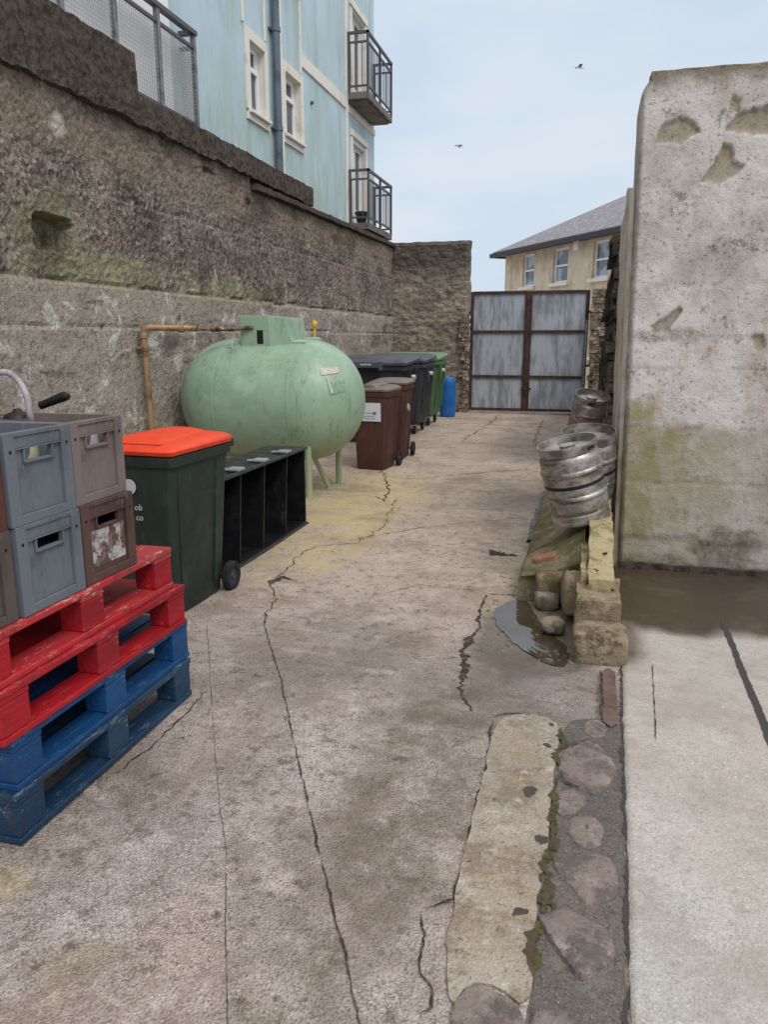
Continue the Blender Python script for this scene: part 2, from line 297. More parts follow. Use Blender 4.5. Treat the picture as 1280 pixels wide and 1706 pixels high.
g = M('window_glass', rgb(66, 78, 92), .05, spec=.8); g.bump(g.noise(1.5, 2, .5), .01, .15); MGLASS = g.done()
g = M('sky_sheen_glass', rgb(150, 166, 180), .06, spec=.8); g.mix(rgb(90, 102, 116), g.rng(g.noise(1.2, 3, .5), .5, .56)); MGLASSL = g.done()  # sky reflection painted into the colour of the opaque panes
g = M('net_curtain', rgb(196, 196, 200), .6); g.mix(rgb(150, 152, 160), g.rng(g.noise(30, 2, .5, st=(1, 3, .1)), .4, .6)); MCURT = g.done()
g = M('rail_steel', rgb(92, 86, 88), .5, .3); MRAIL = g.done()
g = M('galv_steel', rgb(134, 134, 134), .45, .7); g.mix(rgb(96, 94, 92), g.rng(g.noise(9, 4, .6), .45, .65)); MGALV = g.done()
g = M('mesh_wire', rgb(190, 190, 188), .5, .3); MMESH = g.done()
g = M('pipe_grey_blue', rgb(92, 106, 118), .45); g.mix(rgb(70, 80, 88), g.rng(g.noise(4, 4, .6), .45, .65)); MDOWN = g.done()
g = M('balcony_slab', rgb(112, 106, 102), .8); g.mix(rgb(86, 80, 76), g.rng(g.noise(4, 4, .6), .45, .65)); MBSLAB = g.done()
g = M('ochre_render', rgb(206, 196, 178), .9, spec=.2); g.mix(rgb(170, 154, 130), g.mul(g.rng(g.noise(1.1, 6, .7, st=(1, 1, .5)), .46, .64), .8)); g.mix(rgb(222, 208, 176), g.mul(g.rng(g.noise(2.1, 5, .7, off=6), .54, .66), .7)); g.bump(g.noise(20, 4, .7), .02, .5); MOCH = g.done()
g = M('slate', rgb(150, 147, 147), .75, spec=.4); g.mix(rgb(120, 118, 124), g.rng(g.vor(3.2, st=(1, 1, 1.6)), .1, .5)); g.mix(rgb(164, 162, 164), g.mul(g.rng(g.noise(9, 6, .7), .5, .66), .6)); g.bump(g.vor(4.5, st=(1, 1, 2)), .03, .6); MSLATE = g.done()
g = M('fascia', rgb(46, 46, 52), .5); MFASC = g.done()
# gate
g = M('zinc_sheet', rgb(172, 178, 186), .55, .15)
g.mix(rgb(130, 134, 140), g.rng(g.noise(5, 6, .7, st=(1, 1, .22)), .42, .62)); g.mix(rgb(166, 174, 182), g.mul(g.rng(g.noise(9, 5, .7, st=(1, 1, .15), off=5), .52, .68), .6))
g.mix(rgb(122, 94, 80), g.mul(g.rng(g.noise(4, 6, .75, st=(1, 1, .5), off=12), .60, .72), .7)); g.bump(g.noise(6, 4, .6, st=(3, 1, .15)), .01, .4); MZINC = g.done()
g = M('rusty_iron', rgb(82, 60, 52), .85, .2); g.mix(rgb(58, 44, 42), g.rng(g.noise(5, 6, .7), .42, .62)); g.mix(rgb(116, 76, 58), g.mul(g.rng(g.noise(11, 6, .75, off=4), .54, .68), .8)); g.bump(g.noise(60, 4, .7), .004); MRUST = g.done()
# objects
g = M('tank_green', rgb(150, 176, 152), .42, spec=.45)
g.mix(rgb(130, 158, 134), g.rng(g.noise(1.6, 6, .65), .42, .66)); g.mix(rgb(172, 196, 174), g.mul(g.rng(g.noise(2.6, 6, .7, off=4), .52, .68), .6))
g.mix(rgb(164, 166, 120), g.mul(g.rng(g.xyz(2), .35, .66, 1., 0.), g.rng(g.noise(2.4, 5, .7, off=8), .35, .6, .3, .85)))
g.mix(rgb(74, 90, 66), g.mul(g.rng(g.noise(60, 4, .75, st=(1, 1, .25), off=14), .62, .70), .7)); g.mix(rgb(104, 120, 92), g.mul(g.rng(g.noise(9, 7, .8, st=(1, 1, .12), off=54), .54, .66), .5)); g.mix(rgb(78, 96, 72), g.mul(g.rng(g.noise(24, 6, .8, st=(1, 1, .4), off=24), .60, .70), .45))
g.mix(rgb(206, 208, 196), g.mul(g.rng(g.noise(9, 6, .8, off=33), .66, .72), .7)); g.mix(rgb(118, 104, 70), g.mul(g.rng(g.noise(6, 6, .85, st=(1, 1, .12), off=63), .58, .66), .55))
g.bump(g.noise(5, 3, .5), .01, .3); g.rough(.65, g.rng(g.noise(6, 5, .6), .4, .7)); MTANK = g.done()
g = M('faded_sticker', rgb(196, 196, 186), .5); g.mix(rgb(206, 168, 160), g.rng(g.noise(14, 3, .6), .45, .6)); g.mix(rgb(150, 180, 156), g.rng(g.noise(22, 5, .7, off=3), .52, .6)); MSTK = g.done()
g = M('dull_sticker', rgb(122, 156, 132), .6); g.mix(rgb(146, 174, 150), g.rng(g.noise(25, 3, .6), .45, .6)); MSTK2 = g.done()
g = M('yellow_cap', rgb(214, 170, 50), .5); MYEL = g.done()
g = M('opening_shade', rgb(22, 22, 22), .9); MHOLE = g.done()  # near-black colour on flat patches, standing in for the shade inside openings
g = M('copper_pipe', rgb(160, 130, 100), .5, .3); g.mix(rgb(124, 90, 60), g.rng(g.noise(8, 5, .7), .45, .65)); g.mix(rgb(196, 170, 138), g.mul(g.rng(g.noise(14, 5, .7, off=4), .55, .7), .6)); MCOP = g.done()
g = M('rusty_pipe', rgb(126, 100, 82), .7, .3); g.mix(rgb(60, 46, 38), g.rng(g.noise(12, 5, .7), .48, .6)); g.mix(rgb(190, 184, 176), g.mul(g.rng(g.noise(16, 5, .7, off=4), .55, .65), .7)); MRPIPE = g.done()
def plastic(name, c, c2, rough=.5, dirt=.35, streak=True):
    m = M(name, c, rough, spec=.35); m.mix(c2, m.mul(m.rng(m.noise(3.5, 6, .7, st=(1, 1, .4)), .42, .66), .8))
    m.mix(rgb(140, 132, 122), m.mul(m.rng(m.noise(7, 6, .75, st=(1, 1, .5), off=6), .56, .72), dirt)); m.rough(min(1, rough+.25), m.rng(m.noise(9, 5, .7, off=9), .4, .65))
    m.mix(rgb(150, 142, 134), m.mul(m.rng(m.noise(22, 6, .85, st=(1, 1, .3), off=16), .60, .68), dirt*1.1)); m.mix(rgb(40, 34, 30), m.mul(m.rng(m.noise(5, 6, .8, off=26), .55, .68), dirt*.8)); m.bump(m.noise(30, 4, .6), .002, .5); return m
MBIN = plastic('bin_dark_green', rgb(42, 54, 48), rgb(34, 42, 38), .45, .12).done()
MORG = plastic('lid_orange', rgb(228, 72, 34), rgb(206, 58, 30), .4, .12).done()
MBLK = plastic('bin_black', rgb(44, 46, 52), rgb(34, 35, 40), .45, .2).done()
MBLK2 = plastic('bin_charcoal', rgb(62, 62, 68), rgb(52, 52, 58), .5, .25).done()
MGRN = plastic('bin_green', rgb(78, 110, 72), rgb(66, 96, 62), .5, .2).done()
MGRNL = plastic('lid_green', rgb(112, 142, 108), rgb(92, 124, 90), .55, .4).done()
MLIDG = plastic('lid_grey', rgb(84, 86, 94), rgb(66, 68, 76), .45, .4).done()
MBRN = plastic('bin_brown', rgb(84, 54, 46), rgb(68, 44, 38), .5, .15).done()
MBRNL = plastic('lid_brown', rgb(124, 112, 104), rgb(86, 72, 66), .5, .5).done()
MRUBBER = plastic('rubber', rgb(36, 36, 38), rgb(28, 28, 30), .75, .3).done()
MHUB = plastic('wheel_hub', rgb(62, 62, 66), rgb(48, 48, 50), .55, .3).done()
MDRUM = plastic('drum_blue', rgb(40, 104, 172), rgb(28, 86, 150), .35, .15).done()
MCLIP = plastic('clip_grey', rgb(150, 154, 154), rgb(120, 124, 124), .5, .2).done()
MRACK = plastic('rack_black', rgb(24, 25, 27), rgb(18, 18, 20), .32, .10).done()
MCG = plastic('crate_grey', rgb(106, 111, 119), rgb(84, 90, 99), .6, .5).done()
MCT = plastic('crate_taupe', rgb(122, 110, 106), rgb(98, 86, 82), .65, .5).done()
MCB = plastic('crate_brown', rgb(88, 66, 60), rgb(66, 48, 44), .6, .4).done()
MCR = plastic('crate_redbrown', rgb(92, 54, 44), rgb(74, 42, 36), .55, .15).done()
MCD = plastic('crate_dim', rgb(92, 82, 76), rgb(74, 64, 60), .6, .35).done()
MTRUN = plastic('trunnion', rgb(210, 208, 206), rgb(180, 178, 176), .4, .2).done()
g = M('paper_white', rgb(218, 222, 228), .5); MPAPER = g.done()
g = M('print_blue', rgb(110, 130, 170), .5); MPRINT = g.done()
g = M('print_pale', rgb(176, 180, 182), .5); MPALE = g.done()
g = M('torn_label', rgb(178, 174, 172), .7); g.mix(rgb(92, 66, 60), g.rng(g.noise(13, 6, .75), .47, .53)); g.mix(rgb(126, 122, 122), g.mul(g.rng(g.noise(40, 4, .7), .5, .6), .7)); MTORN = g.done()
g = M('bottle_pale', rgb(206, 200, 160), .35); MBOT = g.done()
g = M('bottle_white', rgb(214, 214, 216), .35); MBOT2 = g.done()
g = M('black_item', rgb(26, 26, 28), .5); MBI = g.done()
g = M('hose_grey', rgb(176, 168, 170), .45); g.mix(rgb(140, 130, 134), g.rng(g.noise(14, 3, .6), .4, .6)); MHOSE = g.done()
def paintwood(name, c, c2, worn, k=.55):
    m = M(name, c, .6, spec=.35); m.mix(c2, m.rng(m.noise(5, 6, .7, st=(1, .3, 1)), .42, .64)); m.mix(worn, m.mul(m.rng(m.noise(13, 7, .85, st=(1.3, .28, 1.3), off=5), .56, .63), k))
    m.mix(rgb(60, 50, 46), m.mul(m.rng(m.noise(11, 6, .8, off=15), .54, .66), .7)); m.mix(worn, m.mul(m.rng(m.noise(46, 4, .7, st=(1, .4, 1), off=25), .66, .72), .8)); m.rough(.42, m.rng(m.noise(6, 5, .7, off=35), .4, .6)); m.bump(m.noise(30, 6, .7, st=(1, .06, 1)), .006, 1.); m.bump(m.noise(9, 6, .7), .006, .6); return m.done()
MRED = paintwood('pallet_red', rgb(170, 24, 36), rgb(138, 22, 32), rgb(204, 120, 112)); MREDT = paintwood('pallet_red_top', rgb(182, 42, 50), rgb(164, 60, 60), rgb(204, 172, 154), 1.)
MBLU = paintwood('pallet_blue', rgb(14, 62, 108), rgb(20, 76, 124), rgb(96, 142, 166), .6); MBLD = paintwood('pallet_blue_grey', rgb(20, 50, 78), rgb(36, 66, 90), rgb(120, 142, 150), .7)
g = M('keg_steel', rgb(182, 178, 172), .32, .8); g.mix(rgb(122, 115, 107), g.rng(g.noise(5, 6, .75, st=(1, 1, 2)), .42, .62)); g.mix(rgb(116, 92, 74), g.mul(g.rng(g.noise(9, 6, .75, off=6), .58, .70), .6)); g.rough(.6, g.rng(g.noise(11, 5, .7), .4, .66)); g.bump(g.noise(9, 3, .6), .004, .4); MKEG = g.done()
g = M('keg_stripe_black', rgb(24, 24, 26), .5); MKB = g.done()
g = M('keg_stripe_red', rgb(142, 92, 96), .5); g.mix(rgb(160, 140, 138), g.rng(g.noise(12, 4, .7), .45, .6)); MKR = g.done()
g = M('mossy_concrete', rgb(140, 128, 104), .9, world=True, spec=.25); g.mix(rgb(104, 88, 62), g.rng(g.noise(5, 6, .7), .42, .64)); g.mix(rgb(98, 100, 54), g.mul(g.rng(g.noise(4.5, 6, .7, off=5), .48, .60), .8)); g.mix(rgb(178, 166, 140), g.mul(g.rng(g.noise(9, 6, .8, off=25), .56, .66), .7)); g.mix(rgb(84, 72, 58), g.mul(g.rng(g.noise(20, 6, .75, off=9), .55, .68), .8)); g.bump(g.noise(18, 7, .75), .03, .9); g.bump(g.vor(90), .005, .7); MMCON = g.done()
g = M('pale_strip', rgb(206, 198, 184), .85, world=True); g.mix(rgb(150, 142, 126), g.mul(g.rng(g.noise(4, 6, .75, st=(1, 1, .4)), .46, .64), .8)); g.bump(g.noise(30, 5, .7), .006, .6); MSTRIP = g.done()
g = M('yellow_kerb', rgb(182, 168, 132), .9, world=True, spec=.25); g.mix(rgb(138, 122, 88), g.rng(g.noise(8, 6, .75), .48, .62)); g.mix(rgb(112, 108, 66), g.mul(g.rng(g.noise(5, 5, .65, off=5), .52, .62), .7)); g.mix(rgb(40, 36, 32), g.rng(g.noise(11, 3, .6, off=12), .64, .70)); g.bump(g.noise(20, 7, .75), .02, .9); MYK = g.done()
g = M('sandstone_block', rgb(150, 134, 110), .9, world=True, spec=.25); g.mix(rgb(98, 84, 68), g.rng(g.noise(6, 6, .75), .48, .64)); g.mix(rgb(176, 162, 136), g.mul(g.rng(g.noise(12, 5, .7, off=4), .52, .64), .7)); g.bump(g.noise(22, 7, .75), .02, .9); g.bump(g.vor(80), .005, .7); MSB = g.done()
g = M('loose_stone', rgb(150, 140, 122), .9, world=True, spec=.25); g.mix(rgb(104, 92, 76), g.rng(g.noise(9, 6, .75), .46, .64)); g.bump(g.noise(26, 7, .75), .015, .9); MLS = g.done()
g = M('red_brick', rgb(142, 100, 80), .9, world=True); g.mix(rgb(196, 176, 150), g.rng(g.noise(12, 5, .75), .5, .62)); MBRICK = g.done()
g = M('gull_grey', rgb(70, 78, 88), .8); MGULL = g.done()
g = M('gull_white', rgb(206, 212, 222), .8); MGULW = g.done()
g = M('plant_pot', rgb(40, 40, 42), .6); MPOT = g.done()
# ================================================================== GROUND
def axis(dense0, dense1, step, lo, hi):
    a = []; x = dense0; 
    while x <= dense1+1e-6: a.append(x); x += step
    s_ = step; x = dense1
    while x < hi: s_ *= 1.35; x = min(hi, x+s_); a.append(x)
    s_ = step; x = dense0; b = []
    while x > lo: s_ *= 1.35; x = max(lo, x-s_); b.append(x)
    return b[::-1]+a
def sheet(name, xs, ys, zf, mat):
    n = len(xs); vs = [(x, y, zf(x, y)) for y in ys for x in xs]
    fs = [(j*n+i, j*n+i+1, (j+1)*n+i+1, (j+1)*n+i) for j in range(len(ys)-1) for i in range(n-1)]
    mb = MB(); mb.v = [Vector(q) for q in vs]; mb.f = fs; mb.mi = [0]*len(fs); return mb.build(name, mat, smooth=True)
def zg(x, y):
    d = max(0, 1-max(0, abs(x)-5)/5)*max(0, 1-max(0, y-20)/10)
    return gz(y)+d*(.008*fbm(Vector((x*.7, y*.7, 0)), 3)+.0025*noise.noise(Vector((x*5, y*5, 3))))
ground = sheet('ground', axis(-4.6, 1.6, .03, -400, 400), axis(.8, 9, .03, -400, 700), zg, MG); tag(ground, kind='structure')
C2 = [G(x, y) for x, y in ((525, 910), (500, 925), (480, 945), (452, 972), (458, 995), (455, 1012), (441, 1022), (440, 1042), (452, 1080), (465, 1120), (482, 1200), (500, 1280), (528, 1400), (560, 1530), (600, 1706), (640, 1900))]
C1 = [G(x, y) for x, y in ((345, 1040), (350, 1120), (355, 1200), (366, 1350), (376, 1400), (376, 1500), (380, 1706), (384, 1900))]
def xat(c, y):
    for (xa, ya), (xb, yb) in zip(c, c[1:]):
        if yb <= y <= ya: return xb+(xa-xb)*(y-yb)/(ya-yb+1e-9)
    return c[-1][0] if y < c[-1][1] else c[0][0]
YS = G(15, 1480)
def gpaint(c):
    x, y = c.x, c.y; wb = .25*noise.noise(Vector((x*2.2, y*2.2, 5)))
    r_ = max(ell(x, y, -2.35, 7.2, .75, 2.1, .5, wb), ell(x, y, -2.1, 5.6, .5, .9, .5, wb)*.8, ell(x, y, YS[0]-.08, YS[1], .14, .09, .8, wb)*.45, .5*ell(x, y, -.2, 5.0, .35, 1.2, .8, wb))
    g_ = 0
    if y < 3.2:
        a, b = xat(C1, y), xat(C2, y); m_ = min(x-a, b-x)
        g_ = smooth(0, .02, m_)*(.35+.6*smooth(2.6, 1.9, y)*(.5+.5*noise.noise(Vector((x*3, y*2, 0)))))
    g_ = max(g_, .8*ell(x, y, -.5, 2.3, .3, 1.3, .9, wb*1.5), .65*ell(x, y, -1.6, 1.9, .3, .5, .9, wb*2), .5*ell(x, y, -1.2, 3.6, .5, .8, .9, wb*2), .5*ell(x, y, -.1, 8, .3, 3, .8, wb))
    b_ = max(ell(x, y, -.2, 4.05, .36, .75, .35, wb), .6*ell(x, y, -.1, 3.3, .42, .5, .4, wb), ell(x, y, 1.1, 5.2, 1.4, .5, .4, wb), .5*ell(x, y, -.75, 7.9, .3, .55, .6, wb*2), .4*ell(x, y, -1.0, 12, .5, 1.2, .6, wb*2), .45*ell(x, y, -.5, 5.35, .25, .1, .6, wb*2))
    a_ = smooth(2.6, 6.5, y)
    return (r_, g_, b_, a_)
paint(ground, gpaint)
# raised right slab
EDGE = [G(x, y) for x, y in ((1036, 1112), (1037, 1200), (1040, 1300), (1043, 1400), (1046, 1500), (1046, 1600), (1048, 1706), (1052, 1900))]
mbx = axis(0, 1, .02, 0, 1)
vs, fs = [], []
xs = [0, .004]+[i*.025 for i in range(1, 60)]+[1.6, 1.9, 2.5, 3.5, 5, 8]; ys = [.3+.03*i for i in range(180)]
ys = [y for y in ys if y < 5.66]+[5.66]
for y in ys:
    e = xat(EDGE, y) if y < EDGE[0][1] else EDGE[0][0]+.01
    e += .006*noise.noise(Vector((y*14, 0, 0)))+.003*noise.noise(Vector((y*50, 1, 0)))
    for i, x in enumerate(xs): vs.append(Vector((e+x, y, zg(e+x, y)+(.012 if i else -.01))))
n = len(xs); fs = [(j*n+i, j*n+i+1, (j+1)*n+i+1, (j+1)*n+i) for j in range(len(ys)-1) for i in range(n-1)]
mb = MB(); mb.v = vs; mb.f = fs; mb.mi = [0]*len(fs); slab = mb.build('pavement', MSLAB, smooth=True); tag(slab, kind='structure')
def spaint(c):
    x, y = c.x, c.y; wb = .3*noise.noise(Vector((x*2.5, y*2.5, 5)))+.1*noise.noise(Vector((x*9, y*9, 5)))
    return (ell(x, y, .6, 3.4, 1.0, 1.3, .8, wb), 0, max(smooth(4.28, 4.5, y+wb*.5), smooth(3.6, 4.0, y+wb*.6)*smooth(.42, .3, x+wb*.1)*.7), 0)
paint(slab, spaint)
def chaikin(p, k=2):
    for _ in range(k): p = [q for i in range(len(p)) for a, b in ((p[i], p[(i+1) % len(p)]),) for q in ((a[0]*.75+b[0]*.25, a[1]*.75+b[1]*.25), (a[0]*.25+b[0]*.75, a[1]*.25+b[1]*.75))]
    return p
def polysheet(name, pts, lift, mat, thick=.0, skirt=None, jit=.01, res=.02, kind='structure'):
    # outline resampled and roughened, top face triangulated from its middle; follows the ground
    out = []; pts = chaikin(pts, 1)
    for i, a in enumerate(pts):
        b = pts[(i+1) % len(pts)]; L_ = math.hypot(b[0]-a[0], b[1]-a[1]); k = max(1, int(L_/res))
        for j in range(k):
            t = j/k; x = a[0]+(b[0]-a[0])*t; y = a[1]+(b[1]-a[1])*t
            out.append((x+jit*noise.noise(Vector((x*11, y*11, 1)))+jit*.5*noise.noise(Vector((x*45, y*45, 4))), y+jit*noise.noise(Vector((x*11, y*11, 2)))+jit*.5*noise.noise(Vector((x*45, y*45, 7)))))
    cx = sum(p[0] for p in out)/len(out); cy = sum(p[1] for p in out)/len(out)
    rings = []
    for s_ in (1, .97, .8, .6, .4, .2): rings.append([(cx+(x-cx)*s_, cy+(y-cy)*s_) for x, y in out])
    mb = MB(); vs = []; fs = []; n = len(out)
    for x, y in rings[0]: vs.append((x, y, zg(x, y)+(skirt if skirt is not None else -.01)))
    for r_ in rings:
        for x, y in r_: vs.append((x, y, zg(x, y)+lift))
    vs.append((cx, cy, zg(cx, cy)+lift))
    for k in range(len(rings)):
        for i in range(n): fs.append((k*n+i, k*n+(i+1) % n, (k+1)*n+(i+1) % n, (k+1)*n+i))
    for i in range(n): fs.append((len(rings)*n+i, len(rings)*n+(i+1) % n, len(vs)-1))
    mb.add(vs, fs); o = mb.build(name, mat, smooth=False)
    return tag(o, kind=kind)
polysheet('asphalt_strip', [G(x, y) for x, y in ((930, 1205), (1034, 1190), (1038, 1300), (1042, 1450), (1045, 1706), (1050, 1880), (860, 1880), (880, 1690), (905, 1450), (922, 1300))], .004, MASPH)
polysheet('concrete_strip', [G(x, y) for x, y in ((845, 1192), (900, 1192), (934, 1212), (925, 1300), (912, 1400), (900, 1500), (888, 1600), (878, 1690), (830, 1640), (780, 1640), (750, 1690), (742, 1620), (748, 1560), (758, 1500), (770, 1440), (788, 1360), (808, 1290), (822, 1215))], .009, MPATCH)
polysheet('concrete_lump', [G(x, y) for x, y in ((770, 1660), (800, 1645), (840, 1660), (870, 1690), (880, 1740), (760, 1740), (745, 1700))], .013, MG if False else MSTONE)
pd = polysheet('puddle', [G(x, y) for x, y in ((822, 1018), (850, 1000), (882, 1002), (900, 1040), (925, 1062), (948, 1085), (946, 1112), (915, 1110), (880, 1090), (845, 1062), (825, 1040))], .006, MWATER, jit=.02, skirt=.0045)
0 and polysheet('puddle', [(.34, 4.62), (.6, 4.5), (1.0, 4.55), (1.5, 4.7), (2.4, 4.8), (2.6, 5.56), (.36, 5.56)], .0165, MWATER, jit=.05, skirt=.015)
0 and polysheet('puddle', [G(x, y) for x, y in ((770, 812), (800, 805), (838, 812), (842, 822), (800, 828), (772, 822))], .005, MWATER, jit=.03)
def crack(name, pts, wd, mat, lift=.005, jit=.012, kind='structure', vary=.7, sub=.012):
    pl = []
    for a, b in zip(pts, pts[1:]):
        L_ = math.hypot(b[0]-a[0], b[1]-a[1]); k = max(1, int(L_/sub))
        for j in range(k): t = j/k; pl.append((a[0]+(b[0]-a[0])*t, a[1]+(b[1]-a[1])*t))
    pl.append(pts[-1]); vs = []
    for i, (x, y) in enumerate(pl):
        a = pl[max(0, i-1)]; b = pl[min(len(pl)-1, i+1)]; dx, dy = b[0]-a[0], b[1]-a[1]; L_ = math.hypot(dx, dy)+1e-9; nx, ny = -dy/L_, dx/L_
        o_ = jit*noise.noise(Vector((x*8, y*8, 3)))+jit*.5*noise.noise(Vector((x*30, y*30, 6)))
        endt = min(1, i/4, (len(pl)-1-i)/4)
        h1 = wd*.5*endt*max(.02, 1+vary*2.6*noise.noise(Vector((x*14, y*14, 8)))+vary*1.8*noise.noise(Vector((x*70, y*70, 9)))); h2 = wd*.5*endt*max(.02, 1+vary*2.6*noise.noise(Vector((x*14, y*14, 18)))+vary*1.8*noise.noise(Vector((x*70, y*70, 19))))
        for s_ in (h1, -h2): px, py = x+nx*(o_+s_), y+ny*(o_+s_); vs.append((px, py, zg(px, py)+lift))
    fs = [(2*i, 2*i+1, 2*i+3, 2*i+2) for i in range(len(pl)-1)]
    return tag(MB().add(vs, fs).build(name, mat), kind=kind)
def gc(name, px, wd, mat=MCRACK, **k): return crack(name, [G(x, y) for x, y in px], wd, mat, **k)
crack('ground_crack', C1, .0016, MCRACK, jit=.004)
crack('ground_crack', C2[6:], .0045, MCRACK, jit=.008); crack('ground_crack', C2[:8], .007, MCRACK, jit=.03)
gc('ground_crack', ((620, 770), (640, 790), (648, 815), (640, 835), (625, 828)), .013, jit=.04)
gc('ground_crack', ((448, 975), (475, 962), (490, 968)), .035, jit=.02)
gc('ground_crack', ((740, 735), (700, 745), (650, 770), (628, 790)), .008, jit=.04)
gc('ground_crack', ((660, 830), (640, 880), (590, 905), (525, 912)), .006, jit=.05)
gc('ground_crack', ((808, 990), (797, 1040), (775, 1090), (768, 1120), (770, 1150), (790, 1190)), .012, jit=.03)
gc('ground_crack', ((785, 1060), (772, 1090), (776, 1130)), .035, jit=.02)
gc('ground_crack', ((808, 990), (860, 992), (880, 990)), .008)
gc('ground_crack', ((812, 918), (840, 925), (868, 928)), .05, jit=.04, vary=1)
gc('ground_crack', ((822, 1200), (812, 1280), (790, 1350), (775, 1440), (755, 1500), (700, 1518)), .006, jit=.02)
gc('ground_crack', ((820, 1195), (860, 1188), (900, 1192), (935, 1210)), .007, jit=.01)
gc('ground_crack', ((700, 1518), (712, 1560), (708, 1620), (722, 1680), (700, 1706)), .006, jit=.03)
gc('ground_crack', ((345, 1150), (300, 1200), (250, 1240), (200, 1285), (180, 1290)), .006, jit=.02)
gc('ground_crack', ((560, 905), (700, 880), (800, 868), (880, 862)), .006, jit=.02)
gc('ground_crack', ((600, 1000), (700, 975), (800, 985)), .004, jit=.03)
gc('ground_crack', ((690, 800), (780, 790), (880, 782)), .012, jit=.04)
gc('ground_crack', ((830, 690), (825, 700), (770, 735)), .012, jit=.06)
gc('ground_crack', ((905, 700), (890, 735), (905, 760)), .012, jit=.06)
gc('ground_crack', ((700, 710), (780, 705), (900, 712)), .02, jit=.06)
# moss seam and asphalt edge
crack('moss_seam', [G(x, y) for x, y in ((936, 1215), (932, 1280), (920, 1380), (908, 1480), (895, 1560), (885, 1640))], .016, MMOSS, lift=.013, jit=.016, vary=1.5)
gc('moss_seam', ((935, 1240), (965, 1240), (985, 1232)), .012, MMOSS, lift=.011, jit=.02, vary=1)
gc('moss_seam', ((925, 1300), (950, 1312), (975, 1316)), .012, MMOSS, lift=.011, jit=.02, vary=1)
gc('moss_seam', ((905, 1500), (920, 1515), (915, 1540)), .02, MMOSS, lift=.0115, jit=.02, vary=1)
crack('slab_edge_dirt', [(x-.001, y) for x, y in EDGE], .009, MJOINT, lift=.0085, jit=.006, vary=1)
gc('metal_strip', ((1014, 1118), (1018, 1215)), .058, MRSTRIP, lift=.014, jit=.0, vary=.05)
gc('metal_strip_groove', ((1001, 1122), (1000, 1200)), .01, MCRACK, lift=.0175, jit=.0, vary=.3)
jp = [G(x, y) for x, y in ((1203, 1036), (1225, 1090), (1250, 1155), (1282, 1236), (1330, 1360))]
crack('expansion_joint', jp, .032, MJOINT, lift=.016, jit=.003, vary=.12)
gc('ground_crack', ((1087, 1112), (1090, 1180), (1093, 1240)), .004, MCRACK, lift=.0165, jit=.003)
# stones set in the asphalt strip
def flatstone(pts, h, label):
    P_ = [G(x, y) for x, y in pts]; P_ = chaikin(P_, 1); cx = sum(p[0] for p in P_)/len(P_); cy = sum(p[1] for p in P_)/len(P_); out = []; P_ = [(cx+(x-cx)*1.2*(1+.2*noise.noise(Vector((x*17, y*17, 2)))), cy+(y-cy)*1.2*(1+.2*noise.noise(Vector((x*17, y*17, 7))))) for x, y in P_]
    for i, a in enumerate(P_):
        b = P_[(i+1) % len(P_)]
        for j in range(4): t = j/4; out.append((a[0]+(b[0]-a[0])*t, a[1]+(b[1]-a[1])*t))
    mb = MB(); rings = []
    for s_, hh in ((1.03, -.01), (1, .006), (.93, h*.75), (.75, h), (.45, h*1.08), (.15, h)):
        rings.append([Vector((cx+(x-cx)*s_+.004*noise.noise(Vector((x*40, y*40, 1))), cy+(y-cy)*s_, zg(x, y)+hh+.004*noise.noise(Vector((x*25, y*25, s_*3))))) for x, y in out])
    mb.loft(rings, caps=True); o = mb.build('paving_stone', MSTONE, org=(cx, cy, zg(cx, cy)), auto=35)
    tag(o, label, 'stone', 'stones set in the asphalt strip'); return o
flatstone([(938, 1262), (960, 1246), (985, 1243), (1018, 1270), (1020, 1295), (995, 1318), (960, 1310), (938, 1290)], .018, 'pale pink stone, farthest of the big stones in the dark strip')
flatstone([(928, 1325), (960, 1320), (975, 1335), (965, 1352), (930, 1362)], .012, 'small half buried stone beside the moss seam in the dark strip')
flatstone([(948, 1372), (985, 1367), (1003, 1385), (1000, 1405), (980, 1420), (955, 1400)], .014, 'small rounded pink stone in the middle of the dark strip')
flatstone([(922, 1438), (960, 1432), (1010, 1435), (1025, 1460), (1020, 1500), (985, 1508), (955, 1480)], .016, 'wide dusky stone at mid strip, touching the pale slab edge')
flatstone([(903, 1540), (925, 1530), (960, 1534), (1010, 1565), (1012, 1600), (985, 1622), (960, 1628), (935, 1590)], .022, 'largest pointed pink stone, nearest whole one in the dark strip')
flatstone([(890, 1700), (915, 1690), (950, 1700), (955, 1740), (890, 1740)], .018, 'pink stone cut off by the lower edge of the view')
flatstone([(925, 1262), (938, 1255), (944, 1268), (934, 1276)], .008, 'tiny grey chip of stone beside the moss at the far end of the dark strip')
flatstone([(975, 1206), (995, 1200), (1012, 1212), (1005, 1228), (980, 1226)], .01, 'little grey cobble at the head of the dark strip')
def pebbles(name, label, n, area, rr, mat, seed, z=0):
    q = random.Random(seed); mb = MB()
    for i in range(n):
        x = q.uniform(area[0], area[1]); y = q.uniform(area[2], area[3]); r_ = q.uniform(*rr)
        M_ = Matrix.Translation((x, y, zg(x, y)+z+r_*.2)) @ Matrix.Rotation(q.random()*6, 4, 'Z') @ Matrix.Diagonal((1, q.uniform(.6, 1), .5, 1))
        mb.lathe([(0, -r_), (r_*.8, -r_*.6), (r_, 0), (r_*.7, r_*.7), (0, r_)], 6, M_)
    return tag(mb.build(name, mat), label, 'grit', kind='stuff')
pebbles('grit', 'loose grit scattered over the dark strip', 260, (.0, .19, 1.2, 3.0), (.001, .0045), MLS, 3, .006)
pebbles('grit', 'loose grit scattered over the lane', 1100, (-2.1, -.1, 1.2, 7.5), (.001, .004), MLS, 4, 0)
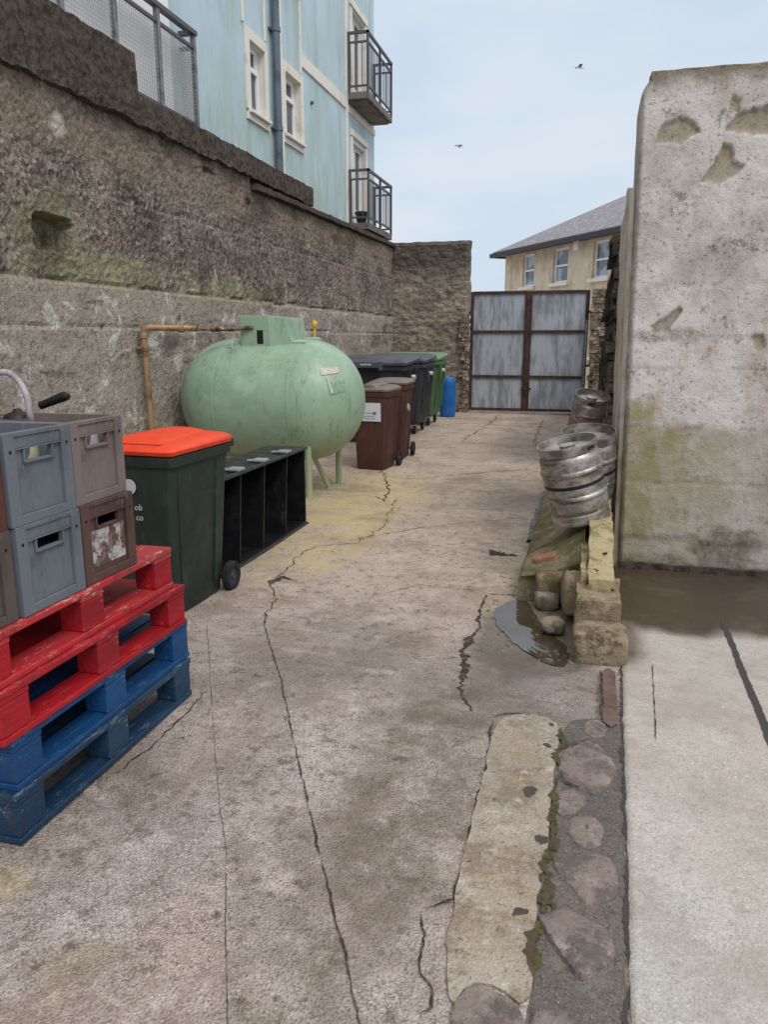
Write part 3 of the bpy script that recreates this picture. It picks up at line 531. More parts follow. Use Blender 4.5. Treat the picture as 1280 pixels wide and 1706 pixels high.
pebbles('grit', 'loose grit along the foot of the bins and the left edge', 350, (-2.9, -1.7, 4.2, 9.0), (.002, .007), MLS, 5, 0)
pebbles('grit', 'coarse grit and crumbs gathered round the ledge stones', 220, (-.55, .0, 3.7, 5.2), (.003, .012), MLS, 6, 0)
pebbles('grit', 'grit and crumbs gathered at the foot of the pallets', 160, (-1.62, -1.45, 1.6, 3.6), (.002, .008), MLS, 8, 0)
# ================================================================== LEFT RETAINING WALL
XW = -4.45
wall = thing('retaining_wall', 'long tall rough concrete wall, dark above and greyer below, behind the green tank and bins', 'wall', (XW, 8, -1.65))
h1 = onx(62, 375, XW); h2 = onx(122, 372, XW); HOLE = (h1.y, onx(122, 390, XW).y, .72, 1.01)
def wdisp(y, z):
    p = Vector((0, y, z))
    d = .035*fbm(p*.8, 3)+.010*noise.noise(p*5)+.006*noise.noise(p*14)+.004*noise.noise(p*31)
    jz = .50+.02*noise.noise(Vector((0, y*2, 4)))
    if z > jz: d += -.02+.022*abs(noise.noise(p*9))+.012*noise.noise(p*22)
    # joint grooves between pours
    for zz, dp in ((jz, .035), (.12, .018), (1.32, .012)):
        e = abs(z-zz-.02*noise.noise(Vector((0, y*3, zz)))); 
        if e < .03: d -= dp*(1-e/.03)
    if HOLE[0] < y+.02*noise.noise(p*12) < HOLE[1] and HOLE[2] < z+.03*noise.noise(p*10) < HOLE[3]: d -= .16
    return d
ys = [-.6+.035*i for i in range(int(18.05/.035)+1)]; zs = [-1.7+.035*i for i in range(109)]
top = lambda y: 2.13 if y < 9.9 else (1.93+.012*(y-9.9))
mb = MB(); n = len(zs); vs = []
for y in ys:
    T = top(y)+.015*noise.noise(Vector((y*6, 0, 0)))
    for z in zs:
        zz = -1.7+(z+1.7)*(T+1.7)/(zs[-1]+1.7); vs.append((XW+wdisp(y, zz)+(.0 if zz < T-.01 else -.02), y, zz))
fs = [(j*n+i, (j+1)*n+i, (j+1)*n+i+1, j*n+i+1) for j in range(len(ys)-1) for i in range(n-1)]
o0 = len(vs)
for y in ys: vs.append((XW-.5, y, top(y)))
for j in range(len(ys)-1): fs.append((j*n+n-1, (j+1)*n+n-1, o0+j+1, o0+j))
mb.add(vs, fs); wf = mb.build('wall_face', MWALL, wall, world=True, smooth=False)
wl = wall.location
spots = [(onx(x, y, XW), r_) for x, y, r_ in ((125, 120, .05), (198, 178, .035), (100, 205, .09), (255, 575, .12), (300, 600, .1))]
hole_shade = [(onx(x, y, XW), ry, rz) for x, y, ry, rz in ((95, 195, .03, .09), (415, 335, .07, .06), (350, 285, .16, .03), (170, 545, .02, .02), (300, 528, .02, .03))]  # ovals painted dark on the wall face as the shade of small holes
def wpaint(c):
    y, z = c.y+wl.y, c.z+wl.z; p = Vector((0, y, z)); wb = .35*noise.noise(p*6)
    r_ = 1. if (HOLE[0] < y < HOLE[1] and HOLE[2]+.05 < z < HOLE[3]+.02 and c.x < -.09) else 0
    r_ = max(r_, *[ell(y, z, q.y, q.z, a, b, .4, wb) for q, a, b in hole_shade])  # shade inside the recess and the small holes is painted as dark colour
    g_ = max(ell(y, z, (HOLE[0]+HOLE[1])/2, .88, .42, .34, .6, wb)*.75, ell(y, z, 6.5, .62, .9, .16, .8, wb), ell(y, z, 9.5, .55, 1.2, .15, .8, wb)*.8)
    b_ = max(*[ell(y, z, q.y, q.z, r2, r2, .5, wb) for q, r2 in spots])
    return (r_, g_, b_, 1)
paint(wf, wpaint)
def slabmesh(mb, x0, x1, y0, y1, z0, z1, st=.05, amp=.012, seed=0, cuts=True):
    # box subdivided along Y and Z with roughened faces
    ny = max(1, int((y1-y0)/st)); nz_ = max(1, int((z1-z0)/st)); nx = max(1, int((x1-x0)/st))
    def P_(x, y, z):
        q = Vector((x, y, z+seed)); e = amp
        return (x+e*(noise.noise(q*6)+.5*noise.noise(q*19)), y+e*.8*noise.noise(q*7+Vector((9, 0, 0))), z+e*(noise.noise(q*5+Vector((0, 9, 0)))+.6*noise.noise(q*17)))
    def face(o, a, b, na, nb, flip):
        vs = []; 
        for i in range(na+1):
            for j in range(nb+1): vs.append(P_(*(o[k]+a[k]*i/na+b[k]*j/nb for k in range(3))))
        m = nb+1; fs = []
        for i in range(na):
            for j in range(nb):
                q = (i*m+j, (i+1)*m+j, (i+1)*m+j+1, i*m+j+1); fs.append(q[::-1] if flip else q)
        mb.add(vs, fs)
    dx, dy, dz = x1-x0, y1-y0, z1-z0
    face((x0, y0, z0), (dx, 0, 0), (0, dy, 0), nx, ny, True); face((x0, y0, z1), (dx, 0, 0), (0, dy, 0), nx, ny, False)
    face((x0, y0, z0), (dx, 0, 0), (0, 0, dz), nx, nz_, False); face((x0, y1, z0), (dx, 0, 0), (0, 0, dz), nx, nz_, True)
    face((x0, y0, z0), (0, dy, 0), (0, 0, dz), ny, nz_, True); face((x1, y0, z0), (0, dy, 0), (0, 0, dz), ny, nz_, False)
    return mb
mb = MB(); slabmesh(mb, XW-.34, XW-.02, -.6, 7.30, 2.10, 2.72, .04, .018); mb.build('upper_parapet', MCOPE, wall, world=True)
mb = MB(); slabmesh(mb, XW-.30, XW-.03, 7.31, 12.36, 2.10, 2.37, .04, .018, 3); mb.build('middle_parapet', MCOPE, wall, world=True)
mb = MB(); slabmesh(mb, XW-.26, XW+.05, -.6, 9.85, 2.06, 2.14, .04, .034, 5); mb.build('rough_ledge', MCOPE, wall, world=True)
mb = MB(); slabmesh(mb, XW-.32, XW+.075, 9.9, 17.5, 1.93, 2.0, .04, .012, 7)
for q in mb.v: q.z += .012*(q.y-9.9)
mb.build('coping', MCOPE, wall, world=True)
# return wall beside the gate
rw = thing('stone_wall', 'tall square-topped rubble stone wall standing between the long wall and the gate', 'wall', (-3.5, 17.45, -1.65))
def vor_disp(p, k=1.):
    d, _ = noise.voronoi(Vector((p.x*4.2*k, p.y*4.2*k, p.z*8*k))); return min(.045, (d[1]-d[0])*.13)
mb = MB(); nx, nz_ = 76, 150; vs = []
for j in range(nz_+1):
    for i in range(nx+1):
        z = -1.7+(2.12+1.7)*j/nz_; right = -2.70+.05*noise.noise(Vector((0, 0, z*4)))+(.05*noise.noise(Vector((3, 0, z*11))) if z < .6 else 0)
        x = -4.52+(right+4.52)*i/nx; p = Vector((x, 0, z))
        e = min(1, i/2, (nx-i)/3, (nz_-j)/3)
        vs.append((x, 17.45-.3*vor_disp(p)-.03*fbm(p*2, 3)-.014*noise.noise(p*9)+.06*(1-e), z+.012*noise.noise(Vector((x*5, 0, 9)))))
fs = [(j*(nx+1)+i, j*(nx+1)+i+1, (j+1)*(nx+1)+i+1, (j+1)*(nx+1)+i) for j in range(nz_) for i in range(nx)]
o0 = len(vs)
for j in range(nz_+1): a = vs[j*(nx+1)+nx]; vs.append((a[0]-.02, a[1]+.4, a[2]))
for j in range(nz_): fs.append((j*(nx+1)+nx, o0+j, o0+j+1, (j+1)*(nx+1)+nx))
o1 = len(vs)
for i in range(nx+1): a = vs[nz_*(nx+1)+i]; vs.append((a[0], a[1]+.4, a[2]))
for i in range(nx): fs.append((nz_*(nx+1)+i, nz_*(nx+1)+i+1, o1+i+1, o1+i))
mb.add(vs, fs); mb.build('stone_face', MRUB, rw, world=True)
mb = MB(); q = random.Random(5)                    # broken brick edge beside the gate
z = -1.66
while z < .45:
    h = q.uniform(.07, .13); wdt = q.uniform(.12, .26)
    slabmesh(mb, -2.68-wdt+.06, -2.665+q.uniform(-.03, .02), 17.36-q.uniform(0, .03), 17.6, z, z+h-.012, .05, .01, z); z += h
mb.build('broken_brick_edge', MBRK, rw, world=True)
# ================================================================== GATE
YG = 17.55
gate = thing('gate', 'double metal gate of grey zinc sheets in rusty frames, at the lane end', 'gate', (-1.4, YG, -1.64))
gx0, gxm, gx1, gt, gb = -2.66, -1.37, -.07, 1.03, -1.60
for a, b in ((gx0, gxm-.004), (gxm+.004, gx1)):
    leaf = MB()
    for x0, x1 in ((a, a+.075), (b-.075, b)): leaf.box(x0, x1, YG-.03, YG+.03, gb, gt)
    for z in (gt-.055, .13, -.86, gb): leaf.box(a+.076, b-.076, YG-.028, YG+.028, z, z+.06)
    lf = leaf.build('gate_leaf', MRUST, gate, world=True, bevel=.004)
    for z0, z1 in ((gb+.03, -.84), (-.82, .15), (.17, gt-.03)):
        s_ = MB(); k = 60; pr = []
        for i in range(k+1): x = a+.03+(b-a-.06)*i/k; pr.append((x, YG+.012+.003*math.sin(i*math.pi*2/3.2)))
        vs = [(x, y, z0) for x, y in pr]+[(x, y, z1) for x, y in pr]+[(x, y+.003, z0) for x, y in pr]+[(x, y+.003, z1) for x, y in pr]; m = k+1
        s_.add(vs, [(i, i+1, m+i+1, m+i) for i in range(k)]+[(2*m+i, 3*m+i, 3*m+i+1, 2*m+i+1) for i in range(k)])
        s_.build('zinc_panel', MZINC, lf, world=True, smooth=True)
lt = MB(); lt.box(gxm-.05, gxm+.03, YG-.044, YG-.031, gb, gt-.01); lt.box(gxm-.1, gxm+.12, YG-.06, YG-.032, -1.12, -1.07); lt.cyl((gxm+.04, YG-.05, -1.3), (gxm+.04, YG-.05, -.95), .014, n=8); lt.box(gxm-.02, gxm+.07, YG-.065, YG-.033, -1.2, -1.14)
lt.build('latch', MRUST, gate, world=True)
for z in (.55, -.6):
    for a, b in ((gx1, gx1+.12), (gx0-.1, gx0)): hg = MB(); hg.box(a, b, YG-.03, YG+.02, z, z+.05); hg.build('hinge', MRUST, gate, world=True)
post = MB(); q0 = ony(975, 535, 17.3); q1 = ony(972, 690, 17.3); post.cyl((q0.x+.03, 17.35, q0.z), (q0.x+.03, 17.35, -1.65), .022, n=10); post.cyl((q0.x+.03, 17.35, q0.z), (q0.x+.03, 17.35, q0.z+.02), .028, n=10)
o = post.build('metal_pole', MGALV, org=(q0.x+.03, 17.35, -1.65), smooth=False, auto=40); tag(o, 'thin pale metal pole standing at the right edge of the gate', 'pole')
# threshold slab
mb = MB(); slabmesh(mb, -2.6, -.1, 17.3, 17.75, -1.66, -1.62, .1, .006); tag(mb.build('gate_threshold', MPATCH), kind='structure')
# brick pier right of the gate
pier = MB(); q = random.Random(9); z = -1.66
while z < .98:
    h = q.uniform(.09, .2); x0 = -.02+q.uniform(-.03, .04); xm = x0+q.uniform(.14, .26)
    slabmesh(pier, x0, xm-.01, 17.4-q.uniform(0, .05), 17.85, z, z+h-.014, .06, .014, z); slabmesh(pier, xm, .5, 17.4-q.uniform(0, .05), 17.85, z, z+h-.014, .06, .014, z+3); z += h
pier.box(.02, .46, 17.46, 17.82, -1.66, .94)
o = pier.build('brick_pier', MBRK, org=(.2, 17.6, -1.66)); tag(o, 'crumbling brick and stone pier just right of the gate', 'pier')
# dark ruined wall
ruin = thing('ruined_wall', 'dark mossy ruined stone wall between the brick pier and the white rendered building', 'wall', (.45, 13, -1.65))
mb = MB(); q = random.Random(21)
ya, yb = 9.6, 16.6; z = -1.66
while z < 1.18:
    h = q.uniform(.08, .15); ins = .04*noise.noise(Vector((z*4, 0, 0)))+(.05 if -.1 < z < .25 else 0)+(-.05 if z > .95 else 0)
    y = ya+q.uniform(-.05, .05)
    while y < yb:
        L_ = q.uniform(.22, .5)
        if z < 1.2-.12*(y-ya): slabmesh(mb, .215+ins+q.uniform(-.02, .02), .62, y, y+L_-.015, z, z+h-.012, .07, .014, z+y)
        y += L_
    z += h
mb.build('stone_courses', MDRUB, ruin, world=True)
mb = MB(); mb.box(.27, .6, ya+.06, yb-.1, -1.66, .2); mb.build('wall_core', MDRUB, ruin, world=True)
# ================================================================== RIGHT BUILDING
rb = thing('rendered_building', 'tall white rendered building end wall with peeling patches and green algae stains, at right', 'building', (.29, 5.65, -1.65))
patches = [((1130, 215), .10, .10), ((1205, 272), .075, .09), ((1222, 262), .05, .03), ((1255, 195), .14, .06), ((1262, 570), .05, .05)]
def sdpoly(P_, x, y):
    inside = False; dm = 9
    for i in range(len(P_)):
        x1, y1 = P_[i]; x2, y2 = P_[(i+1) % len(P_)]
        if (y1 > y) != (y2 > y) and x < (x2-x1)*(y-y1)/(y2-y1)+x1: inside = not inside
        dx, dy = x2-x1, y2-y1; t = max(0, min(1, ((x-x1)*dx+(y-y1)*dy)/(dx*dx+dy*dy))); dm = min(dm, math.hypot(x-x1-t*dx, y-y1-t*dy))
    return dm if inside else -dm
PEEL = [[(q.x, q.z) for q in (ony(a, b, 5.65) for a, b in pl)] for pl in (
    ((1092, 240), (1103, 210), (1130, 194), (1155, 203), (1167, 222), (1150, 226), (1132, 240), (1112, 236)),
    ((1170, 302), (1190, 272), (1205, 238), (1217, 243), (1221, 268), (1242, 278), (1226, 292), (1200, 303)),
    ((1210, 216), (1226, 194), (1280, 176), (1340, 172), (1340, 214), (1262, 222)), ((1222, 160), (1236, 168), (1228, 190), (1216, 184)),
    ((1252, 560), (1272, 556), (1276, 578), (1262, 586)), ((1085, 545), (1130, 512), (1136, 520), (1112, 548), (1090, 556)))]
pc = [(ony(p[0], p[1], 5.65), a, b) for p, a, b in patches]
def ledge_x(z): return .285-.06*smooth(1.2, -1.4, z)*0+.0
def edge_left(z):
    t = (z+1.65)/3.3; return .29-.068*t+.006*noise.noise(Vector((0, 0, z*6)))+(smooth(1.50, 1.68, z)**2*.07)
mb = MB(); nx, nz_ = 150, 215; vs = []; info = []
for j in range(nz_+1):
    z = -1.7+(1.665+1.7)*j/nz_
    for i in range(nx+1):
        t = i/nx; x = edge_left(z)+(1.6*t if t < .9 else 1.44+(t-.9)*55)
        top_ = .0
        if j == nz_: top_ = .018*noise.noise(Vector((x*7, 0, 0)))+.01*noise.noise(Vector((x*25, 0, 0)))
        p = Vector((x, 0, z)); wb = .75*noise.noise(p*7)+.35*noise.noise(p*19)
        xw, zw_ = x+.018*noise.noise(p*9)+.008*noise.noise(p*28), z+.018*noise.noise(p*9+Vector((7, 0, 0)))+.008*noise.noise(p*28+Vector((7, 0, 0)))
        lost = max(0, min(1, .5+max(sdpoly(q_, xw, zw_) for q_ in PEEL)/.016)) if (z > .9 or -.1 < z < .3) else 0
        low = .5*smooth(-.60, -.64, z+.01*noise.noise(p*8))
        d = .012*fbm(p*1.5, 3)+.003*noise.noise(p*8)+.003*noise.noise(p*25)
        d += -.02*lost-.006*low
        for zz in (-.61, -.2, .35, -1.0):
            e = abs(z-zz-.012*noise.noise(Vector((x*3, 0, zz))))
            if e < .016 and noise.noise(Vector((x*2.5, zz*9, 3))) > -.15: d -= .005*(1-e/.016)
        base = smooth(-1.38, -1.45, z+.06*noise.noise(Vector((x*3.5, 0, 2)))+.02*noise.noise(Vector((x*12, 0, 2))))
        d -= .015*base
        vs.append((x, 5.65-d+(.04*(1-min(1, i/3))**2), z+top_)); 
        alg = max(smooth(-.56, -.66, z)*.55*(1-smooth(.6, 1.4, x)*.5), ell(x, z, .38, -.95, .16, .55, .5, wb*.6)*.9, ell(x, z, .62, -.72, .12, .16, .6, wb)*.8, .22*lost)
        gr = max(smooth(-1.5, -1.66, z+wb*.08), ell(x, z, 1.02, -1.5, .22, .2, .3, wb*.6)*.7, .5*smooth(.04, 0, x-edge_left(z)), .55*ell(x, z, .46, .02, .25, .05, .6, wb*1.3), .3*ell(x, z, .8, .5, .2, .12, .7, wb))
        for zz in (-.61, -.2, .02): gr = max(gr, .4*max(0, 1-abs(z-zz-.012*noise.noise(Vector((x*3, 0, zz))))/.02)*(1 if noise.noise(Vector((x*2.5, zz*9, 3))) > -.15 else 0))
        rim = max(0, 1-abs(lost-.45)/.4) if 0 < lost < 1 else 0; gr = max(gr, rim*.55); info.append((lost, alg, gr, 1))  # dark rim painted round the lost render as shade, to give it depth
fs = [(j*(nx+1)+i, j*(nx+1)+i+1, (j+1)*(nx+1)+i+1, (j+1)*(nx+1)+i) for j in range(nz_) for i in range(nx)]
def strip(get, dy, flip):
    o_ = len(vs); ids = get; 
    for k in ids: a = vs[k]; vs.append((a[0], a[1]+dy, a[2])); info.append((0, .1, .15, 1))
    for k in range(len(ids)-1):
        f = (ids[k], ids[k+1], o_+k+1, o_+k); fs.append(f[::-1] if flip else f)
strip([j*(nx+1) for j in range(nz_+1)], .42, True); strip([nz_*(nx+1)+i for i in range(nx+1)], .42, False)
mb.add(vs, fs); rw_ = mb.build('end_wall', MREND, rb, world=True, smooth=True); rw_.data.set_sharp_from_angle(angle=math.radians(50))
paint(rw_, lambda c: (0, 0, 0, 1)); rw_.data.color_attributes['msk'].data.foreach_set('color', [x for t in info for x in t])
mb = MB(); slabmesh(mb, .262, 3.0, 6.08, 7.6, -1.66, 1.0, .06, .01, 3)
for q in mb.v: q.x -= .022*(q.z+1.65)
o = mb.build('side_wall', MREND, rb, world=True); paint(o, lambda c: (0, .1, .15, 1))
mb = MB(); slabmesh(mb, .26, .29, 5.74, 5.82, -1.66, 1.0, .05, .003, 5); slabmesh(mb, .245, .30, 5.92, 6.07, -1.66, 1.03, .05, .005, 5)
for q in mb.v: q.x -= .022*(q.z+1.65)
o = mb.build('corner_strip', MSTRIP, rb, world=True)
mb = MB(); slabmesh(mb, edge_left(1.6)+.03, 8, 5.66, 6.06, 1.64, 1.685, .07, .014, 8)
mb.build('wall_cap', MSB, rb, world=True)
mb = MB(); slabmesh(mb, .31, 8, 5.60, 5.64, -1.66, -1.595, .06, .01, 9); mb.build('base_kerb', MCOPE, rb, world=True)
# ================================================================== BLUE APARTMENT BUILDING
XF = -5.05
ab = thing('apartment_building', 'light blue rendered apartment building with cream window surrounds rising behind the long wall', 'building', (XF, 10, 1.0))
wins = [(11.12, 11.92), (12.49, 13.43)]; wz = (3.16, 4.36)
doors = [(16.35, 17.25, 2.45, 4.0), (16.35, 17.25, 4.85, 6.45)]
# facade with real openings
ops = [(a+.14, b-.12, wz[0]+.14, wz[1]-.14) for a, b in wins]+[(a+.14, b-.12, wz[0]+2.54, wz[1]+2.4) for a, b in wins]+doors
ysl = sorted({-1., 18.05, *[o_[0] for o_ in ops], *[o_[1] for o_ in ops]}); zsl = sorted({.5, 9., *[o_[2] for o_ in ops], *[o_[3] for o_ in ops]})
mb = MB()
for i in range(len(ysl)-1):
    for j in range(len(zsl)-1):
        cy, cz = (ysl[i]+ysl[i+1])/2, (zsl[j]+zsl[j+1])/2
        if any(o_[0] < cy < o_[1] and o_[2] < cz < o_[3] for o_ in ops): continue
        mb.add([(XF, ysl[i], zsl[j]), (XF, ysl[i+1], zsl[j]), (XF, ysl[i+1], zsl[j+1]), (XF, ysl[i], zsl[j+1])], [(0, 1, 2, 3)])
for a, b, c, d in ops:
    rv = MB(); x0, x1 = XF, XF-.16
    rv.add([(x0, a, c), (x1, a, c), (x1, b, c), (x0, b, c), (x0, a, d), (x1, a, d), (x1, b, d), (x0, b, d)], [(0, 3, 2, 1), (4, 5, 6, 7), (0, 1, 5, 4), (2, 3, 7, 6)]); rv.build('window_reveal', MCREAM, ab, world=True)
mb.box(XF-8, XF-.001, 17.75, 18.05, .5, 9); mb.box(XF-8, XF-.3, -1, -.8, .5, 9); mb.box(XF-8, XF-.17, -1, 18, 9.0, 9.1)
mb.build('facade', MBLUE, ab, world=True)
def window(a, b, c, d, par, door=False):
    t = MB()                                         # frame set back in the reveal
    x0, x1 = XF-.15, XF-.09
    t.box(x0, x1, a, a+.055, c, d); t.box(x0, x1, b-.055, b, c, d); t.box(x0, x1, a+.056, b-.056, d-.06, d); t.box(x0, x1, a+.056, b-.056, c, c+.06)
    if door:
        m = (a+b)/2; t.box(x0, x1, m-.04, m+.04, c+.061, d-.061); t.box(x0, x1, a+.056, m-.041, c+.061, c+.3); t.box(x0, x1, m+.041, b-.056, c+.061, c+.3)
    else:
        zt = d-(d-c)*.33; t.box(x0, x1+.012, a+.056, b-.056, zt-.035, zt+.035); t.box(x0+.003, x1-.01, a+.057, a+.10, zt+.036, d-.061); t.box(x0+.003, x1-.01, b-.10, b-.057, zt+.036, d-.061)
    f = t.build('balcony_door' if door else 'window', MPVC, par, world=True, bevel=.004)
    p = MB(); p.box(x0+.02, x0+.026, a+.05, b-.05, c+.05, d-.05); p.build('pane', MGLASS, f, world=True)
    p = MB(); p.box(x0-.03, x0-.02, a, a+(b-a)*.45, c, d); p.build('curtain', MCURT, f, world=True)
    return f
for k, (a, b, c, d) in enumerate(ops): window(a, b, c, d, ab, door=k >= 4)
for k, (a, b, c, d) in enumerate(ops[:4]):
    s_ = MB(); e = .035
    s_.box(XF+.001, XF+e, a-.14, a-.002, c-.02, d+.14); s_.box(XF+.001, XF+e, b+.002, b+.12, c-.02, d+.14); s_.box(XF+.001, XF+e+.004, a-.001, b+.001, d, d+.14)
    s_.box(XF+.001, XF+e, a-.14, b+.12, c-.16, c-.075); s_.build('window_surround', MCREAM, ab, world=True, bevel=.004)
    s_ = MB(); s_.box(XF-.08, XF+.09, a-.10, b+.08, c-.07, c-.022); s_.build('window_sill', MCREAM, ab, world=True, bevel=.006)
# vertical trim lines, band and corner strips
s_ = MB()
for y, x in ((11.08, .03), (11.86, .03), (12.43, .045), (13.36, .03)): s_.box(XF+.001, XF+x, y-.03, y+.03, wz[1]+.03, 5.5) if y != 12.43 else s_.box(XF+.001, XF+x, y-.045, y+.045, 1.9, 9)
s_.box(XF+.001, XF+.03, 13.40, 15.86, 4.52, 4.72); s_.box(XF+.001, XF+.035, 15.87, 15.99, 1.5, 9); s_.box(XF+.0005, XF+.03, 16.0, 18.04, 4.50, 4.62)
s_.box(XF+.001, XF+.03, 16.2, 16.34, 2.4, 4.1); s_.box(XF+.001, XF+.03, 17.26, 17.4, 2.4, 4.1); s_.box(XF+.001, XF+.05, 16.18, 17.42, 4.101, 4.22)
s_.box(XF+.001, XF+.03, 16.2, 16.34, 4.85, 6.5); s_.box(XF+.001, XF+.03, 17.26, 17.4, 4.85, 6.5); s_.box(XF+.001, XF+.05, 16.18, 17.42, 6.501, 6.62)
s_.build('trim', MCREAM, ab, world=True, bevel=.004)
s_ = MB(); yp = 12.12; s_.cyl((XF+.09, yp, 1.5), (XF+.09, yp, 9), .062, n=14)
for z in (3.2, 4.6, 6.2): s_.cyl((XF+.09, yp, z), (XF+.09, yp, z+.07), .074, n=14); s_.box(XF, XF+.05, yp-.1, yp+.1, z+.02, z+.05)
s_.build('downpipe', MDOWN, ab, world=True, auto=40)
s_ = MB(); q = onx(518, 172, XF); s_.cyl((XF, q.y, q.z), (XF+.05, q.y, q.z), .03, n=10); s_.build('vent_stub', MDOWN, ab, world=True)
def balcony(z0, z1, lab):
    ya, yb, xo = 15.98, 17.85, -4.60
    b = MB(); b.box(XF+.036, xo+.02, ya-.02, yb+.02, z0-.16, z0-.03); b.box(XF+.036, xo-.05, ya+.05, yb-.05, z0-.2, z0-.161); bo = b.build('balcony', MBSLAB, ab, world=True, bevel=.008); bo['label'] = lab
    t = MB(); rs = .022
    def bar(a, c, r_=rs): t.box(min(a[0], c[0])-r_, max(a[0], c[0])+r_, min(a[1], c[1])-r_, max(a[1], c[1])+r_, min(a[2], c[2])-r_, max(a[2], c[2])+r_)
    for y in (ya, (ya+yb)/2, yb): bar((xo, y, z0-.03), (xo, y, z1-.03))
    for y in (ya, yb): bar((XF+.06, y, z0-.03), (XF+.06, y, z1-.03))
    for z in (z1, z1-.17, z0+.08):
        r_ = .024 if z == z1 else .017
        bar((xo, ya, z), (xo, yb, z), r_); 
        for y in (ya, yb): bar((XF+.06, y, z), (xo, y, z), r_)
    t.build('railing', MRAIL, bo, world=True)
    t = MB(); y = ya+.11
    while y < yb-.05: t.box(xo-.006, xo+.006, y-.006, y+.006, z0+.09, z1-.18); y += .115
    for x in (xo-.12, xo-.24, xo-.36):
        for y in (ya, yb): t.box(x-.006, x+.006, y-.006, y+.006, z0+.09, z1-.18)
    t.build('balusters', MRAIL, bo, world=True)
balcony(4.86, 5.90, 'upper balcony'); balcony(2.38, 3.37, 'lower balcony beside the plant pot')
s_ = MB(); s_.lathe([(.0, 0), (.09, 0), (.13, .2), (.14, .2), (.14, .24), (.12, .24), (.11, .21), (0, .2)], 18); o = s_.build('plant_pot', MPOT, org=(0, 0, 0), auto=40); o.location = (-4.80, 16.15, 2.35); tag(o, 'black plant pot standing on the lower balcony of the blue building', 'plant pot')
s_ = MB(); s_.box(XF+.002, XF+.02, -1, 9.0, 2.0, 4.6); s_.build('pale_panel', MPVC, ab, world=True)
# mesh balustrade on top of the wall
rl = thing('mesh_balustrade', 'grey metal balustrade with wire mesh panels above the top left of the long wall', 'railing', (-4.86, 7, 2.3))
pY = [4.2, 5.05, 5.9, 6.75, 7.6, 8.44, 9.26]; XR = -4.87
tz = lambda y: 3.63 if y > 8.4 else 3.57-.03*(8.44-y)
for y in pY: t = MB(); t.box(XR-.025, XR+.025, y-.03, y+.03, 2.1, tz(y)-.02); t.build('post', MGALV, rl, world=True)
t = MB(); t.box(XR-.04, XR+.04, 4.1, 9.31, 3.58, 3.63); t.box(XR-.018, XR+.018, 4.1, 9.26, 3.42, 3.455); t.box(XR-.018, XR+.018, 4.1, 9.26, 2.56, 2.595)
t.box(XF+.001, XR-.041, 9.23, 9.29, 3.58, 3.63); t.box(XF+.001, XR-.026, 9.24, 9.28, 3.42, 3.455); t.build('handrail', MRAIL, rl, world=True)
for a, b in zip(pY, pY[1:]):
    t = MB(); y = a+.04; r_ = .0022
    while y < b-.03: t.box(XR-r_, XR+r_, y-r_, y+r_, 2.596, 3.419); y += .042
    z = 2.63
    while z < 3.41: t.box(XR-r_+.004, XR+r_+.004, a+.03, b-.03, z-r_, z+r_); z += .042
    t.build('mesh_panel', MMESH, rl, world=True)
t = MB(); y0 = 9.26; x = XF+.02
while x < XR-.03: t.box(x-.0025, x+.0025, y0-.0025, y0+.0025, 2.4, 3.419); x += .03
z = 2.45
while z < 3.41: t.box(XF+.001, XR-.026, y0+.001, y0+.006, z-.0025, z+.0025); z += .03
t.build('mesh_panel', MMESH, rl, world=True)
# ================================================================== FAR HOUSE
hd = math.radians(35.3); D = 36.0
hc = ray(843, 425); hc = hc*(D/math.hypot(hc.x, hc.y)); hb = thing('house', 'buff rendered two storey house with a slate roof beyond the gate', 'house', (hc.x, hc.y, -1.65))
hb.rotation_euler = (0, 0, -(math.pi/2-hd))         # local +X runs along the face, towards the right and nearer
ang = math.atan2(-math.cos(hd), math.sin(hd)); hb.rotation_euler = (0, 0, ang)
# local frame: +X along the face, +Y behind it
def hloc(x, y):                                      # pixel on the face plane -> (along, height)
    d = ray(x, y); ux = Vector((math.cos(ang), math.sin(ang), 0)); nrm = Vector((-math.sin(ang), math.cos(ang), 0)); o_ = Vector((hc.x, hc.y, -1.65))
    t = o_.dot(nrm)/d.dot(nrm); q_ = d*t-o_; return q_.dot(ux), q_.z
ev = hloc(843, 425)[1]; HL, HD_ = 16.0, 8.0
hw = [hloc(*p) for p in ((872, 428), (889, 478), (923, 414), (945, 470), (990, 402), (1013, 460))]
hops = [(hw[0][0], hw[1][0], hw[1][1], hw[0][1]), (hw[2][0], hw[3][0], hw[3][1], hw[2][1]), (hw[4][0], hw[5][0], hw[5][1], hw[4][1])]
zt = sum(o_[3] for o_ in hops)/3; zb = sum(o_[2] for o_ in hops)/3; hops = [(a, b, zb, zt) for a, b, c, d in hops]
for x in (12.3, 14.2): hops.append((x, x+1.0, zb, zt))
full = hops+[(a, b, 1.0, 2.6) for a, b, c, d in hops]
xs_ = sorted({0, HL, *[o_[0] for o_ in full], *[o_[1] for o_ in full]}); zs_ = sorted({0, ev, *[o_[2] for o_ in full], *[o_[3] for o_ in full]})
mb = MB()
for i in range(len(xs_)-1):
    for j in range(len(zs_)-1):
        cx, cz = (xs_[i]+xs_[i+1])/2, (zs_[j]+zs_[j+1])/2
        if any(o_[0] < cx < o_[1] and o_[2] < cz < o_[3] for o_ in full): continue
        mb.add([(xs_[i], 0, zs_[j]), (xs_[i+1], 0, zs_[j]), (xs_[i+1], 0, zs_[j+1]), (xs_[i], 0, zs_[j+1])], [(0, 1, 2, 3)])
for a, b, c, d in full: mb.add([(a, 0, c), (a, .2, c), (b, .2, c), (b, 0, c), (a, 0, d), (a, .2, d), (b, .2, d), (b, 0, d)], [(0, 3, 2, 1), (4, 5, 6, 7), (0, 1, 5, 4), (2, 3, 7, 6)])
